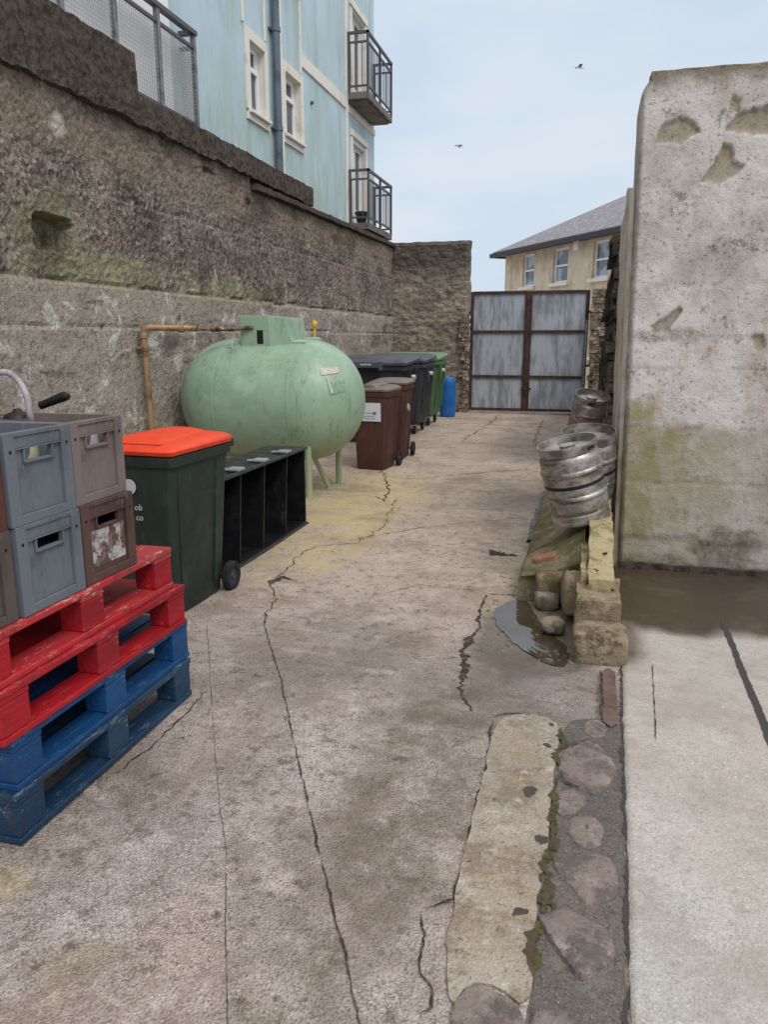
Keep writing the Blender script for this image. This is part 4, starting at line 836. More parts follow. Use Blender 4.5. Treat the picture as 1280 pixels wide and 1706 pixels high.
mb.box(0, .25, .001, HD_, 0, ev); mb.box(HL-.25, HL, .001, HD_, 0, ev); mb.box(.26, HL-.26, HD_-.2, HD_, 0, ev)
mb.build('wall', MOCH, hb)
for a, b, c, d in full:
    t = MB(); t.box(a, a+.08, .1, .18, c, d); t.box(b-.08, b, .1, .18, c, d); t.box(a+.081, b-.081, .1, .18, d-.08, d); t.box(a+.081, b-.081, .1, .18, c, c+.08); t.box(a+.081, b-.081, .085, .17, (c+d)/2-.035, (c+d)/2+.035)
    f = t.build('window', MPVC, hb); t = MB(); t.box(a+.05, b-.05, .14, .15, c+.05, d-.05); t.build('pane', MGLASSL, f)
    t = MB(); t.box(a+.06, a+(b-a)*.5, .19, .2, c+.05, d-.05); t.build('curtain', MCURT, f)
    t = MB(); t.box(a-.12, b+.12, -.12, .098, c-.13, c-.002); t.build('sill', MCREAM, hb)
ov = .42; rz = 2.3; mb = MB(); hy = HD_/2
A = [(-ov, -ov, ev), (HL+ov, -ov, ev), (HL+ov, HD_+ov, ev), (-ov, HD_+ov, ev), (hy*1.15, hy, ev+rz), (HL-hy, hy, ev+rz)]
A2 = [(x, y, z+.12) for x, y, z in A]
mb.add(A+A2, [(0, 1, 5, 4)[::-1], (1, 2, 5)[::-1], (2, 3, 4, 5)[::-1], (3, 0, 4)[::-1], (6, 7, 11, 10), (7, 8, 11), (8, 9, 10, 11), (9, 6, 10), (0, 1, 7, 6), (1, 2, 8, 7), (2, 3, 9, 8), (3, 0, 6, 9)])
mb.build('roof', MSLATE, hb)
mb = MB(); mb.box(-ov-.1, HL+ov, -ov-.12, -ov-.002, ev-.12, ev+.06); mb.box(-ov-.1, -ov-.002, -ov-.001, HD_+ov, ev-.12, ev+.06); mb.build('gutter', MFASC, hb)
mb = MB(); mb.box(-ov, HL+ov, -ov, HD_, ev-.06, ev-.004); mb.build('soffit', MFASC, hb)
vx, vz = hloc(965, 408); mb = MB(); mb.box(vx-.15, vx+.15, -.15, -.001, vz-.2, vz+.15); mb.build('vent_box', MPVC, hb)
# ================================================================== TANK
TC = Vector((-3.36, 7.83, -.65)); TD, TL, TE = 1.30, 2.07, .62
tk = thing('gas_tank', 'large pale green horizontal gas tank on short legs against the long wall', 'tank', (TC.x, TC.y, -1.65))
zc = 1.0; prof = []; h = TL/2-TE; k = 18
for i in range(k+1): t = math.pi/2*i/k; prof.append((TD/2*math.sin(t), -h-TE*math.cos(t)))
for i in range(k+1): t = math.pi/2*(1-i/k); prof.append((TD/2*math.sin(t), h+TE*math.cos(t)))
Mx = Matrix.Translation((0, 0, zc)) @ Matrix.Rotation(math.pi/2, 4, 'Y')
mb = MB(); mb.lathe(prof, 72, Mx); mb.build('tank_body', MTANK, tk, smooth=True)
for sx_ in (-1, 1): t = MB(); t.lathe([(TD/2-.004, sx_*h-.009), (TD/2+.004, sx_*h-.004), (TD/2+.004, sx_*h+.004), (TD/2-.004, sx_*h+.009)], 72, Mx); t.build('weld_seam', MTANK, tk, smooth=True)
def on_tank(x, y, z):
    d = ray(x, y); o_ = TC; # march to the surface
    t = 5.0/1260
    for i in range(4000):
        q_ = d*t-o_; ax = max(0, abs(q_.x)-h); 
        if (ax/TE)**2+(q_.y**2+q_.z**2)/(TD/2)**2 < 1: break
        t += .0015/1260*1.3
    return q_+Vector((0, 0, zc))
def tnorm(q_):
    z = q_.z-zc; ax = max(0, abs(q_.x)-h)*(1 if q_.x > 0 else -1); return Vector((ax/TE**2, q_.y/(TD/2)**2, z/(TD/2)**2)).normalized()
def patch_on_tank(name, px, mat, lift=.008, par=None, N=8):
    mb = MB(); (a, b, c, d) = px; vs = []; 
    for i in range(N+1):
        for j in range(N+1):
            u_, v_ = i/N, j/N; x = (a[0]*(1-u_)+b[0]*u_)*(1-v_)+(d[0]*(1-u_)+c[0]*u_)*v_; y = (a[1]*(1-u_)+b[1]*u_)*(1-v_)+(d[1]*(1-u_)+c[1]*u_)*v_
            q_ = on_tank(x, y, 0); vs.append(q_+tnorm(q_)*lift)
    fs = [(i*(N+1)+j, (i+1)*(N+1)+j, (i+1)*(N+1)+j+1, i*(N+1)+j+1)[::-1] for i in range(N) for j in range(N)]
    mb.add(vs, fs); return mb.build(name, mat, par or tk, smooth=True)
patch_on_tank('sticker', ((532, 614), (562, 612), (564, 622), (535, 626)), MSTK)
patch_on_tank('sticker', ((546, 638), (573, 634), (576, 652), (551, 658)), MSTK2, .007)
patch_on_tank('sticker', ((543, 628), (546, 628), (555, 655), (551, 656)), MSTK, .011, N=3)
# hood on top
hz = 1.63; A_ = [(-.24, -.42), (.13, -.42), (.13, -.02), (-.24, -.02)]
hd0 = MB(); hd0.add([(-.22, -.30, 1.52), (.12, -.30, 1.52), (.36, -.24, 1.52), (.36, .25, 1.52), (-.22, .25, 1.52), (-.22, -.30, 1.89), (.10, -.30, 1.89), (.27, -.24, 1.87), (.27, .25, 1.87), (-.22, .25, 1.89)],
    [(0, 1, 6, 5), (1, 2, 7, 6), (2, 3, 8, 7), (3, 4, 9, 8), (4, 0, 5, 9), (5, 6, 7, 8, 9), (0, 4, 3, 2, 1)])
hd_ = hd0.build('hood', MTANK, tk, bevel=.008)
t = MB(); t.box(-.03, .04, -.303, -.301, 1.60, 1.74); t.build('hood_opening_shade', MHOLE, hd_)
t = MB(); t.box(.10, .48, -.24, .2, 1.60, 1.62); t.lathe([(.0, 1.6), (.11, 1.6), (.11, 1.655), (.07, 1.67), (0, 1.67)], 20, Matrix.Translation((.45, .05, 0))); t.build('manhole_plate', MTANK, tk, bevel=.004)
t = MB(); t.cyl((.43, .2, 1.55), (.43, .2, 1.78), .014, n=8); t.lathe([(0, 1.78), (.028, 1.78), (.034, 1.81), (.022, 1.84), (0, 1.85)], 12, Matrix.Translation((.43, .2, 0))); t.build('valve_cap', MYEL, tk)
t = MB(); t.lathe([(0, -.012), (.04, -.012), (.04, .012), (0, .012)], 16, Matrix.Translation((-.32, -.34, 1.53)) @ Matrix.Rotation(math.pi/2, 4, 'X')); t.box(-.335, -.305, -.355, -.325, 1.42, 1.54); t.build('lifting_lug', MTANK, tk)
for i, (lx, ly) in enumerate(((.56, -.42), (.60, .46), (-.62, -.42), (-.62, .46))):
    z1 = zc-math.sqrt(max(0, (TD/2)**2*(1-(max(0, abs(lx)-h)/TE)**2)-ly**2))+.02
    t = MB(); t.cyl((lx, ly, .012), (lx, ly, z1+.04), .034, n=14); t.box(lx-.06, lx+.06, ly-.06, ly+.06, 0, .011); t.build('leg', MTANK, tk, auto=40)
t = MB(); t.cyl((.45, -.10, .50), (.60, .1, .02), .028, n=10); t.box(.53, .68, .04, .16, 0, .015); t.build('brace', MTANK, tk)
# gas pipe
PYr = 6.93; pa = ony(238, 546, PYr); pb = ony(385, 548, 7.45); pc_ = ony(428, 545, 7.5); pd_ = ony(250, 700, 7.0)
P0 = Vector((pa.x, PYr, pa.z))
pp = thing('gas_pipe', 'tan copper gas pipe rising behind the orange lidded bin and bending towards the tank hood', 'pipe', (P0.x, P0.y, -1.65))
bq = ony(251, 695, PYr); dirv = (Vector((bq.x, PYr, bq.z))-P0); bot = P0+dirv*((-1.65-P0.z)/dirv.z)
t = MB(); t.tube([bot, P0+dirv*.4, P0+dirv*.06, P0+Vector((.012, 0, -.012)), P0+Vector((.06, .02, 0)), ony(325, 547, 7.25)], .034, 12); t.build('riser', MCOP, pp, world=True, auto=50)
t = MB()
for q_, d_ in ((P0+dirv*.22, dirv.normalized()), (P0+dirv*.08, dirv.normalized()), (ony(302, 547, 7.16), Vector((1, .3, 0)).normalized())): t.cyl(q_-d_*.03, q_+d_*.03, .046, n=12)
q_ = P0+dirv*.22; t.box(q_.x-.09, q_.x+.02, PYr-.05, PYr+.05, q_.z-.012, q_.z+.012); t.build('collar', MCOP, pp, world=True, auto=40)
t = MB(); t.tube([ony(322, 548, 7.24), ony(385, 549, 7.45), ony(422, 546, 7.53)], .021, 10); t.cyl(ony(352, 548, 7.34), ony(366, 548, 7.38), .032, n=10); t.build('rusty_connector', MRPIPE, pp, world=True, auto=40)
t = MB(); q1 = ony(392, 555, 7.42); q2 = ony(386, 588, 7.30); t.tube([q1, (q1+q2)/2+Vector((-.01, -.02, 0)), q2], .007, 6); t.build('wire', MHOSE, pp, world=True)
# ================================================================== WHEELIE BINS
def wheelie(name, label, cat, loc, rz, Wd, Dp, H, mb_, ml_, group=None, lidkind=0):
    r = thing(name, label, cat, loc, rz, group)
    # local: front faces -Y, wheels at +Y
    def ring(z, s_, rr=.035, yo=0): return rrect(Wd/2*s_[0], Dp/2*s_[1], z, rr, 0, yo)
    hb_ = H-.08
    b = MB(); b.loft([ring(.0, (.70, .70), yo=-.03), ring(.03, (.76, .76), yo=-.025), ring(hb_*.25, (.80, .81), yo=-.02), ring(hb_*.8, (.88, .91), yo=-.01), ring(hb_*.93, (.91, .94)), ring(hb_*.935, (.97, .97), .03), ring(hb_-.01, (.98, .99), .03), ring(hb_, (.95, .95), .03)])
    sc_w = lambda z: .78+.12*z/H
    for sx in (-1, 1):                                # side panel frame and rear column
        for y0, y1, p in ((Dp*.24, Dp*.30, .012), (-Dp*.36, -Dp*.33, .006)):
            b.add([(sx*(Wd/2*.79), y0*.85-.02, .12), (sx*(Wd/2*.79+p), y0*.85-.02, .12), (sx*(Wd/2*.79+p), y1*.85-.02, .12), (sx*(Wd/2*.79), y1*.85-.02, .12), (sx*(Wd/2*.885), y0, hb_*.9), (sx*(Wd/2*.885+p), y0, hb_*.9), (sx*(Wd/2*.885+p), y1, hb_*.9), (sx*(Wd/2*.885), y1, hb_*.9)], [(0, 3, 2, 1), (4, 5, 6, 7), (0, 1, 5, 4), (1, 2, 6, 5), (2, 3, 7, 6), (3, 0, 4, 7)])
    body = b.build('body', mb_, r, auto=30, bevel=0)
    l = MB(); zl = hb_+.004
    def lr(z, sx, sy, rr=.04, yo=0, tilt=0):
        out = rrect(Wd/2*sx, Dp/2*sy, z, rr, 0, yo)
        for q_ in out: q_.z += tilt*(q_.y/Dp)
        return out
    l.loft([lr(zl, 1.0, 1.0, .035), lr(zl+.022, 1.02, 1.02, .035), lr(zl+.035, 1.0, 1.0, .04, 0, .01), lr(zl+.05, .9, .93, .06, 0, .02), lr(zl+.062, .6, .75, .08, .02, .02), lr(zl+.065, .2, .4, .04, .02, .01)])
    if lidkind == 1: l.loft([lr(zl+.03, .52, .92, .04), lr(zl+.085, .44, .84, .1, -.02), lr(zl+.098, .3, .7, .08, -.02)])
    lid = l.build('lid', ml_, r, auto=35)
    hnd = MB(); hy_ = Dp/2+.055; hnd.tube([(-Wd*.32, Dp/2-.02, hb_-.02), (-Wd*.32, hy_, hb_), (Wd*.32, hy_, hb_), (Wd*.32, Dp/2-.02, hb_-.02)], .014, 8)
    for sx in (-1, 1): hnd.box(sx*Wd*.40-.03, sx*Wd*.40+.03, Dp/2-.03, Dp/2+.06, hb_-.04, hb_+.012)
    hnd.build('handle', mb_, r, auto=40)
    ax = MB(); ax.cyl((-Wd/2*.86, Dp/2*.80, .10), (Wd/2*.86, Dp/2*.80, .10), .012, n=8); ax.build('axle', MGALV, r)
    for sx in (-1, 1):
        t = MB(); Mw = Matrix.Translation((sx*Wd/2*.93, Dp/2*.80, .10)) @ Matrix.Rotation(math.pi/2, 4, 'Y')
        t.lathe([(.062, -.022), (.092, -.024), (.1, -.014), (.1, .014), (.092, .024), (.062, .022), (.06, .012), (.06, -.012), (.062, -.022)], 28, Mw); wh = t.build('wheel', MRUBBER, r, auto=35)
        t = MB(); t.lathe([(0, -.016), (.02, -.02), (.024, -.01), (.06, -.012), (.06, .012), (.024, .01), (.02, .02), (0, .016)], 20, Mw); t.build('hub', MHUB, wh, auto=35)
    return r, body
def text_mesh(s_, size):
    c = bpy.data.curves.new('t', 'FONT'); c.body = s_; c.size = size; c.extrude = .0008
    o = bpy.data.objects.new('t', c); sc.collection.objects.link(o); dg = bpy.context.evaluated_depsgraph_get(); me = bpy.data.meshes.new_from_object(o.evaluated_get(dg)); bpy.data.objects.remove(o); return me
ob, obody = wheelie('wheelie_bin', 'dark green wheeled bin with a bright orange lid beside the red pallets', 'bin', (-2.525, 4.14, -1.65), math.radians(-1), .58, .76, 1.08, MBIN, MORG, lidkind=0)
l = MB()
# raised crown of the orange lid (arched step)
N = 14; rows = []
for k in range(8):
    y = -.30+.60*k/7; row = []
    for i in range(N+1):
        u_ = i/N; x = -.25+.42*u_; e = math.sin(math.pi*u_)**.6; f_ = smooth(0, .25, k/7)*1.0
        row.append(Vector((x, y, 1.058+.030*(y/.78)*0+.034*e*f_)))
    rows.append(row)
vs = [q_ for r_ in rows for q_ in r_]; fs = [(k*(N+1)+i, k*(N+1)+i+1, (k+1)*(N+1)+i+1, (k+1)*(N+1)+i) for k in range(7) for i in range(N)]
l.add(vs, fs); l.build('lid_crown', MORG, ob, smooth=True)
def front_mark(me, x, z, name, mat=MPALE):
    o = bpy.data.objects.new(name, me); sc.collection.objects.link(o); me.materials.clear(); me.materials.append(mat); o.parent = ob
    yy = -.39*(.80+.11*((z-.25)/.55 if z > .25 else 0))-.028+.005; o.location = (x, yy-.012, z); o.rotation_euler = (math.radians(90+4.2), 0, 0)
# =========  marks on the bin front
def bin_front_y(z, Dp=.78, hb_=1.0):
    f0, f1 = (.25*hb_, .81, -.02), (.8*hb_, .91, -.01); t = (z-f0[0])/(f1[0]-f0[0]); return -(Dp/2*(f0[1]+(f1[1]-f0[1])*t))+f0[2]+(f1[2]-f0[2])*t
for s_, px, py, sz in (('ob', 228, 849, .05), ('co', 230, 866, .05)):
    q_ = ony(px, py, 3.79); me = text_mesh(s_, sz); o = bpy.data.objects.new('lettering', me); sc.collection.objects.link(o); me.materials.append(MPALE); o.parent = ob
    zz = q_.z+1.65; o.location = (q_.x+2.525, bin_front_y(zz)-.004, zz); o.rotation_euler = (math.radians(90-2.4), 0, 0)
t = MB(); q_ = ony(221, 810, 3.8); zz = q_.z+1.65; t.lathe([(0, 0), (.046, 0), (.046, .002), (0, .002)], 32, Matrix.Translation((q_.x+2.525, bin_front_y(zz)-.001, zz)) @ Matrix.Rotation(math.radians(90-2.4), 4, 'X')); t.build('round_logo', MPALE, ob)
b1, _ = wheelie('wheelie_bin', 'brown wheeled bin with a white notice on its front, beside the tank', 'bin', (-2.64, 9.52, -1.65), math.radians(-4), .50, .58, 1.08, MBRN, MBRNL, 'brown wheeled bins', 1)
t = MB(); zz = .63
qa, qb = ony(606, 671, 9.24), ony(647, 703, 9.24); fy = -.29*.88-.021
t.add([(-.20, fy-.004, qb.z+1.65), (.155, fy-.004, qb.z+1.65), (.155, fy-.018, qa.z+1.65), (-.20, fy-.018, qa.z+1.65), (-.20, fy-.002, qb.z+1.65), (.155, fy-.002, qb.z+1.65), (.155, fy-.016, qa.z+1.65), (-.20, fy-.016, qa.z+1.65)], [(0, 1, 2, 3), (7, 6, 5, 4), (0, 4, 5, 1), (1, 5, 6, 2), (2, 6, 7, 3), (3, 7, 4, 0)])
nt_ = t.build('notice', MPAPER, b1)
t = MB(); z0 = qb.z+1.65; z1 = qa.z+1.65
def nb(x0, x1, u0, u1): 
    za, zb_ = z0+(z1-z0)*u0, z0+(z1-z0)*u1; ya_ = fy-.0055-.014*u0; yb_ = fy-.0055-.014*u1
    t.add([(x0, ya_, za), (x1, ya_, za), (x1, yb_, zb_), (x0, yb_, zb_)], [(0, 1, 2, 3)])
q = random.Random(3)
for u_ in (.12, .24, .42):
    x = -.17
    while x < .08: wd = q.uniform(.01, .035); nb(x, min(.1, x+wd), u_, u_+.05); x += wd+.012
nb(-.18, -.12, .6, .85); nb(.05, .09, .36, .52); t.build('notice_print', MPRINT, b1)
b2, _ = wheelie('wheelie_bin', 'second brown wheeled bin with lid slightly raised, behind the one with the white notice', 'bin', (-2.66, 10.42, -1.65), math.radians(2), .54, .64, 1.12, MBRN, MBRNL, 'brown wheeled bins', 0)
t = MB(); t.cyl((.232, -.05, .72), (.252, -.05, .722), .05, n=20); t.build('round_logo', MPALE, b2)
def bigbin(label, loc, mb_, ml_, rz=0):
    r = thing('four_wheeled_bin', label, 'bin', loc, rz, 'large four wheeled bins in a row')
    Wd, Dp, H = 1.26, 1.0, 1.38
    b = MB(); R4 = lambda z, a, c, rr=.07: rrect(Wd/2*a, Dp/2*c, z, rr)
    b.loft([R4(.17, .74, .74), R4(.22, .80, .80), R4(.7, .88, .88), R4(1.16, .95, .95), R4(1.17, 1.0, 1.0, .05), R4(1.235, 1.0, 1.0, .05), R4(1.24, .96, .96)])
    for sx in (-1, 1):
        for y in (-.3, -.1, .1, .3): b.add([(sx*.545, y-.03, .35), (sx*.56, y-.03, .35), (sx*.56, y+.03, .35), (sx*.545, y+.03, .35), (sx*.60, y-.03, 1.12), (sx*.615, y-.03, 1.12), (sx*.615, y+.03, 1.12), (sx*.60, y+.03, 1.12)], [(0, 3, 2, 1), (4, 5, 6, 7), (0, 1, 5, 4), (1, 2, 6, 5), (2, 3, 7, 6), (3, 0, 4, 7)])
    b.build('body', mb_, r, auto=30)
    l = MB(); 
    def L4(z, a, c, tilt=.06, rr=.06):
        o_ = rrect(Wd/2*a, Dp/2*c, z, rr)
        for q_ in o_: q_.z += tilt*(q_.y/Dp+.5)
        return o_
    l.loft([L4(1.25, 1.02, 1.03), L4(1.29, 1.03, 1.04), L4(1.315, .98, .98), L4(1.34, .8, .85), L4(1.35, .4, .5)]); lid = l.build('lid', ml_, r, auto=35)
    t = MB(); t.box(-.20, .20, -.565, -.50, 1.21, 1.30); t.box(-.26, -.2, -.55, -.50, 1.17, 1.31); t.box(.2, .26, -.55, -.50, 1.17, 1.31); t.build('lid_handle', ml_, r, bevel=.008)
    t = MB(); t.box(-.09, .09, -.569, -.566, 1.25, 1.275); t.build('handle_label', MPALE, r)
    for sx in (-1, 1):
        t = MB(); t.cyl((sx*.60, -.1, 1.06), (sx*.69, -.1, 1.06), .035, n=14); t.build('trunnion', MTRUN, r, auto=40)
        t = MB(); t.box(min(sx*.625, sx*.66), max(sx*.625, sx*.66), -.3, -.24, .9, 1.2); t.box(min(sx*.625, sx*.66), max(sx*.625, sx*.66), .1, .16, .9, 1.2); t.build('side_grip', mb_, r, bevel=.006)
        for y in (-.33, .33):
            w_ = MB(); w_.lathe([(0, -.022), (.06, -.022), (.075, -.01), (.075, .01), (.06, .022), (0, .022)], 18, Matrix.Translation((sx*.42, y, .075)) @ Matrix.Rotation(math.pi/2, 4, 'Y')); cw = w_.build('caster', MRUBBER, r, auto=40)
            w_ = MB(); w_.box(sx*.42-.035, sx*.42-.026, y-.03, y+.03, .07, .17); w_.box(sx*.42+.026, sx*.42+.035, y-.03, y+.03, .07, .17); w_.box(sx*.42-.04, sx*.42+.04, y-.045, y+.045, .165, .19); w_.build('caster_fork', MGALV, cw)
    return r
bigbin('black four wheeled bin, nearest of the large bins, behind the brown bins', (-3.36, 12.05, -1.65), MBLK, MLIDG)
bigbin('charcoal four wheeled bin between the black one and the green one', (-3.36, 13.45, -1.65), MBLK2, MLIDG)
bigbin('green four wheeled bin with a faded green lid beside the blue drum', (-3.40, 14.85, -1.65), MGRN, MGRNL)
# small dark bin behind tank legs
t = MB(); t.lathe([(0, 0), (.13, 0), (.165, .02), (.175, .12), (.168, .14), (.18, .3), (.18, .55), (.168, .68), (.175, .7), (.165, .86), (.13, .9), (.11, .9), (.105, .885), (0, .885)], 32)
for x in (-.07, .07): t.cyl((x, 0, .88), (x, 0, .915), .025, n=12)
o = t.build('drum', MDRUM, org=(0, 0, 0), auto=40); o.scale = (1, 1, .95); o.location = (-2.93, 16.35, -1.65); tag(o, 'blue plastic drum standing at the foot of the stone wall by the gate', 'drum')
# ================================================================== BLACK OPEN RACK
RD = .30
rk = thing('open_storage_rack', 'black plastic open fronted rack with three dividers between the orange lidded bin and the tank', 'rack', (-2.43, 5.45, -1.65))
y0, y1, xb, ht = 4.62, 6.33, -2.78, .71
t = MB(); t.box(xb, -2.42, y0, y1, -1.65, -1.625); t.box(xb, -2.42, y0, y1, -1.65+ht-.02, -1.65+ht); t.box(xb, xb+.02, y0, y1, -1.624, -1.65+ht-.021); t.box(xb+.021, -2.425, y0, y0+.02, -1.624, -1.65+ht-.021); t.box(xb+.021, -2.425, y1-.02, y1, -1.624, -1.65+ht-.021)
t.build('casing', MRACK, rk, world=True, bevel=.006)
for y in (5.02, 5.45, 5.92):
    t = MB(); t.add([(xb+.022, y-.06, -1.624), (-2.44, y-.06, -1.624), (-2.44, y-.042, -1.624), (xb+.022, y-.042, -1.624), (xb+.022, y+.02, -.943), (-2.44, y+.02, -.943), (-2.44, y+.038, -.943), (xb+.022, y+.038, -.943)], [(0, 3, 2, 1), (4, 5, 6, 7), (0, 1, 5, 4), (1, 2, 6, 5), (2, 3, 7, 6), (3, 0, 4, 7)])
    t.build('divider', MRACK, rk, world=True)
t = MB(); t.box(-2.419, -2.40, y0, y1, -1.65+ht-.022, -1.65+ht+.004); t.box(-2.419, -2.40, y0, y1, -1.65, -1.63); t.build('front_rim', MBLK2, rk, world=True, bevel=.005)
for y in (4.98, 5.42, 5.9):
    t = MB(); t.box(-2.50, -2.395, y-.05, y+.05, -1.65+ht+.005, -1.65+ht+.028); t.box(-2.56, -2.50, y-.03, y+.03, -1.65+ht+.002, -1.65+ht+.018); t.build('clip', MCLIP, rk, world=True, bevel=.008)
# ================================================================== PALLETS
def pallet(label, loc, rz, md, mbk, grp, scratch=0):
    r = thing('pallet', label, 'pallet', loc, rz, grp)      # local: length X 1.2 (away), face along Y 1.06, front face at x=0
    Lx, Ly, H = 1.2, 1.07, .172; q = random.Random(int(abs(loc[2])*1000))
    d = MB()
    sl_ = [(-.145, 0), (-.315, -.16), (-.50, -.33), (-.685, -.515), (-.86, -.70), (-1.03, -.875), (-1.2, -1.045)]
    for x0_, x1_ in sl_: d.box(x0_, x1_, q.uniform(-.004, .004), Ly+q.uniform(-.004, .004), H-.024, H)
    for y in (.0, Ly/2-.065, Ly-.13): d.box(-Lx+.002, -.003, y+.001, y+.129, H-.044, H-.0242)
    d.build('deck', md, r, bevel=.004)
    for x in (-.10, -Lx/2-.05, -Lx):
        for y in (.0, Ly/2-.065, Ly-.13):
            b = MB(); b.box(x+.002, x+.098-.002, y+.003, y+.127, .0225, H-.0445); b.build('block', mbk, r, bevel=.005)
    for x in (-.102, -Lx/2-.05, -Lx):
        b = MB(); b.box(x, x+.102, 0, Ly, 0, .022); b.build('bottom_board', md, r, bevel=.004)
    return r
PX, PZ = -1.62, -1.545
ph = .173
pallet('lower blue wooden pallet, at the bottom of the stack', (PX+.0, 1.70, PZ+.01), 0, MBLD, MBLD, 'stacked pallets')
pallet('upper blue wooden pallet, third from the top of the stack', (PX-.005, 1.72, PZ+.01+ph), math.radians(.4), MBLU, MBLU, 'stacked pallets')
pallet('lower red wooden pallet resting on the blue ones', (PX+.0, 1.68, PZ+.01+2*ph), math.radians(-.3), MRED, MRED, 'stacked pallets')
pallet('topmost red wooden pallet, carrying the crates', (PX-.012, 1.64, PZ+.01+3*ph), math.radians(.5), MREDT, MRED, 'stacked pallets')
PT = PZ+.01+4*ph
# ================================================================== CRATES
def crate_parts(r, mat, mk=None, W=.30, D=.40, H=.285):
    b = MB(); e = .006
    # local: face at +X side x=0, body to -D, width Y 0..W
    def wallx(x0, x1, face):                          # end wall with a handle hole; face = outward x
        s_ = 1 if face > 0 else -1; xo = x1 if s_ > 0 else x0
        hy0, hy1, hz0, hz1 = W*.30, W*.70, H*.685, H*.81
        pi0, pi1 = (x0+.0, x1-.012) if s_ > 0 else (x0+.012, x1)
        b.box(pi0, pi1, .045, hy0, .03, H-.05); b.box(pi0, pi1, hy1, W-.045, .03, H-.05); b.box(pi0, pi1, hy0+.0001, hy1-.0001, .03, hz0); 
        b.box(pi0, pi1, hy0+.0001, hy1-.0001, hz1, H-.05) if hz1 < H-.05 else None
        b.box(x0, x1, 0, .0448, 0, H); b.box(x0, x1, W-.0448, W, 0, H)
        b.box(x0, x1-.002, .0449, W-.0449, 0, .0298); b.box(x0, x1-.001, .0449, W-.0449, H-.014, H)
        b.box(x0+.001, x1-.006, .0449, W-.0449, H-.0498, H-.0142); b.box(x0, x1-.001, .0449, W-.0449, H-.054, H-.0499)
        # frame round the handle hole
        fx0, fx1 = (x1-.0118, x1-.003) if s_ > 0 else (x0+.003, x0+.0118)
        b.box(fx0, fx1, hy0-.008, hy0, hz0-.008, hz1); b.box(fx0, fx1, hy1, hy1+.008, hz0-.008, hz1); b.box(fx0, fx1, hy0+.0002, hy1-.0002, hz0-.009, hz0-.0005)
    wallx(-.022, 0, 1); 
    b.box(-D, -D+.02, 0, W, 0, H)
    b.box(-D+.0201, -.0221, 0, .014, 0, H); b.box(-D+.0201, -.0221, W-.014, W, 0, H); b.box(-D+.0202, -.0222, .0141, W-.0141, 0, .012)
    o = b.build('body', mat, r, bevel=.0025)
    t = MB()
    for i in range(1, 4): t.box(-D+.021, -.0225, W*i/4-.002, W*i/4+.002, .0125, H*.62)
    for i in range(1, 6): t.box(-D+(D*i/6)-.002, -D+(D*i/6)+.002, .0145, W-.0145, .0126, H*.615)
    t.build('dividers', mat, r)
    t = MB()
    for y in (.022, W-.022): t.cyl((-.001, y, H*.80), (.0012, y, H*.80), .0055, n=10)
    t.build('peg_hole_shade', MHOLE, r)
    if mk: t = MB(); t.box(-.0118, -.0098, .055, W-.055, .05, H*.64); t.build('torn_label', MTORN, r)
def crate(label, y, lev, mat, x=0, mk=None, rz=0, grp='bottle crates on the pallets'):
    r = thing('bottle_crate', label, 'crate', (PX-.03+x, y, PT+.001+lev*.2855), rz, grp); crate_parts(r, mat, mk); return r
crate('red brown bottle crate at upper left, cut off by the view edge', 1.525, 1, MCR)
crate('dull taupe bottle crate at lower left, cut off by the view edge', 1.53, 0, MCD)
crate('upper blue grey bottle crate, open on top', 1.842, 1, MCG, .004)
crate('lower blue grey bottle crate standing on the top pallet', 1.848, 0, MCG, .008)
crate('scuffed taupe bottle crate on top of the brown crate with the torn label', 2.155, 1, MCT, -.004, rz=math.radians(1))
crate('brown bottle crate with a torn grey label, at the right end of the top pallet', 2.16, 0, MCB, .004, mk=1, rz=math.radians(-1))
crate('brown bottle crate behind the upper blue grey crate, upper of its stack', 2.05, 1, MCB, -.43)
crate('brown bottle crate behind the lower blue grey crate, under another crate', 2.05, 0, MCB, -.43)
def bottle(loc, mat, label, grp, rx=0, ry=0):
    b = MB(); b.lathe([(0, 0), (.030, 0), (.031, .01), (.031, .13), (.026, .155), (.014, .185), (.0125, .235), (.015, .236), (.015, .25), (0, .25)], 18)
    o = b.build('bottle', mat, auto=40); o.location = loc; o.rotation_euler = (rx, ry, 0); return tag(o, label, 'bottle', grp)
zc_ = PT+.2865+.015
for (yy, lz, mt, lb, gp) in ((1.842, 1, MBOT, 'pale yellow bottle neck seen through the handle hole of the upper blue grey crate', 'bottles in the upper blue grey crate'), (2.155, 1, MBOT2, 'white bottle neck seen through the handle hole of the scuffed taupe crate', 'bottles in the scuffed taupe crate'), (1.848, 0, MBOT, 'pale yellow bottle neck seen through the handle hole of the lower blue grey crate', 'bottles in the lower blue grey crate')):
    for k, (dy, rx) in enumerate(((.118, .12), (.185, -.1)) if lz else ((.112, .1),)):
        bottle((PX-.03-.062, yy+dy, PT+.014+lz*.2865), mt, lb, gp, rx)
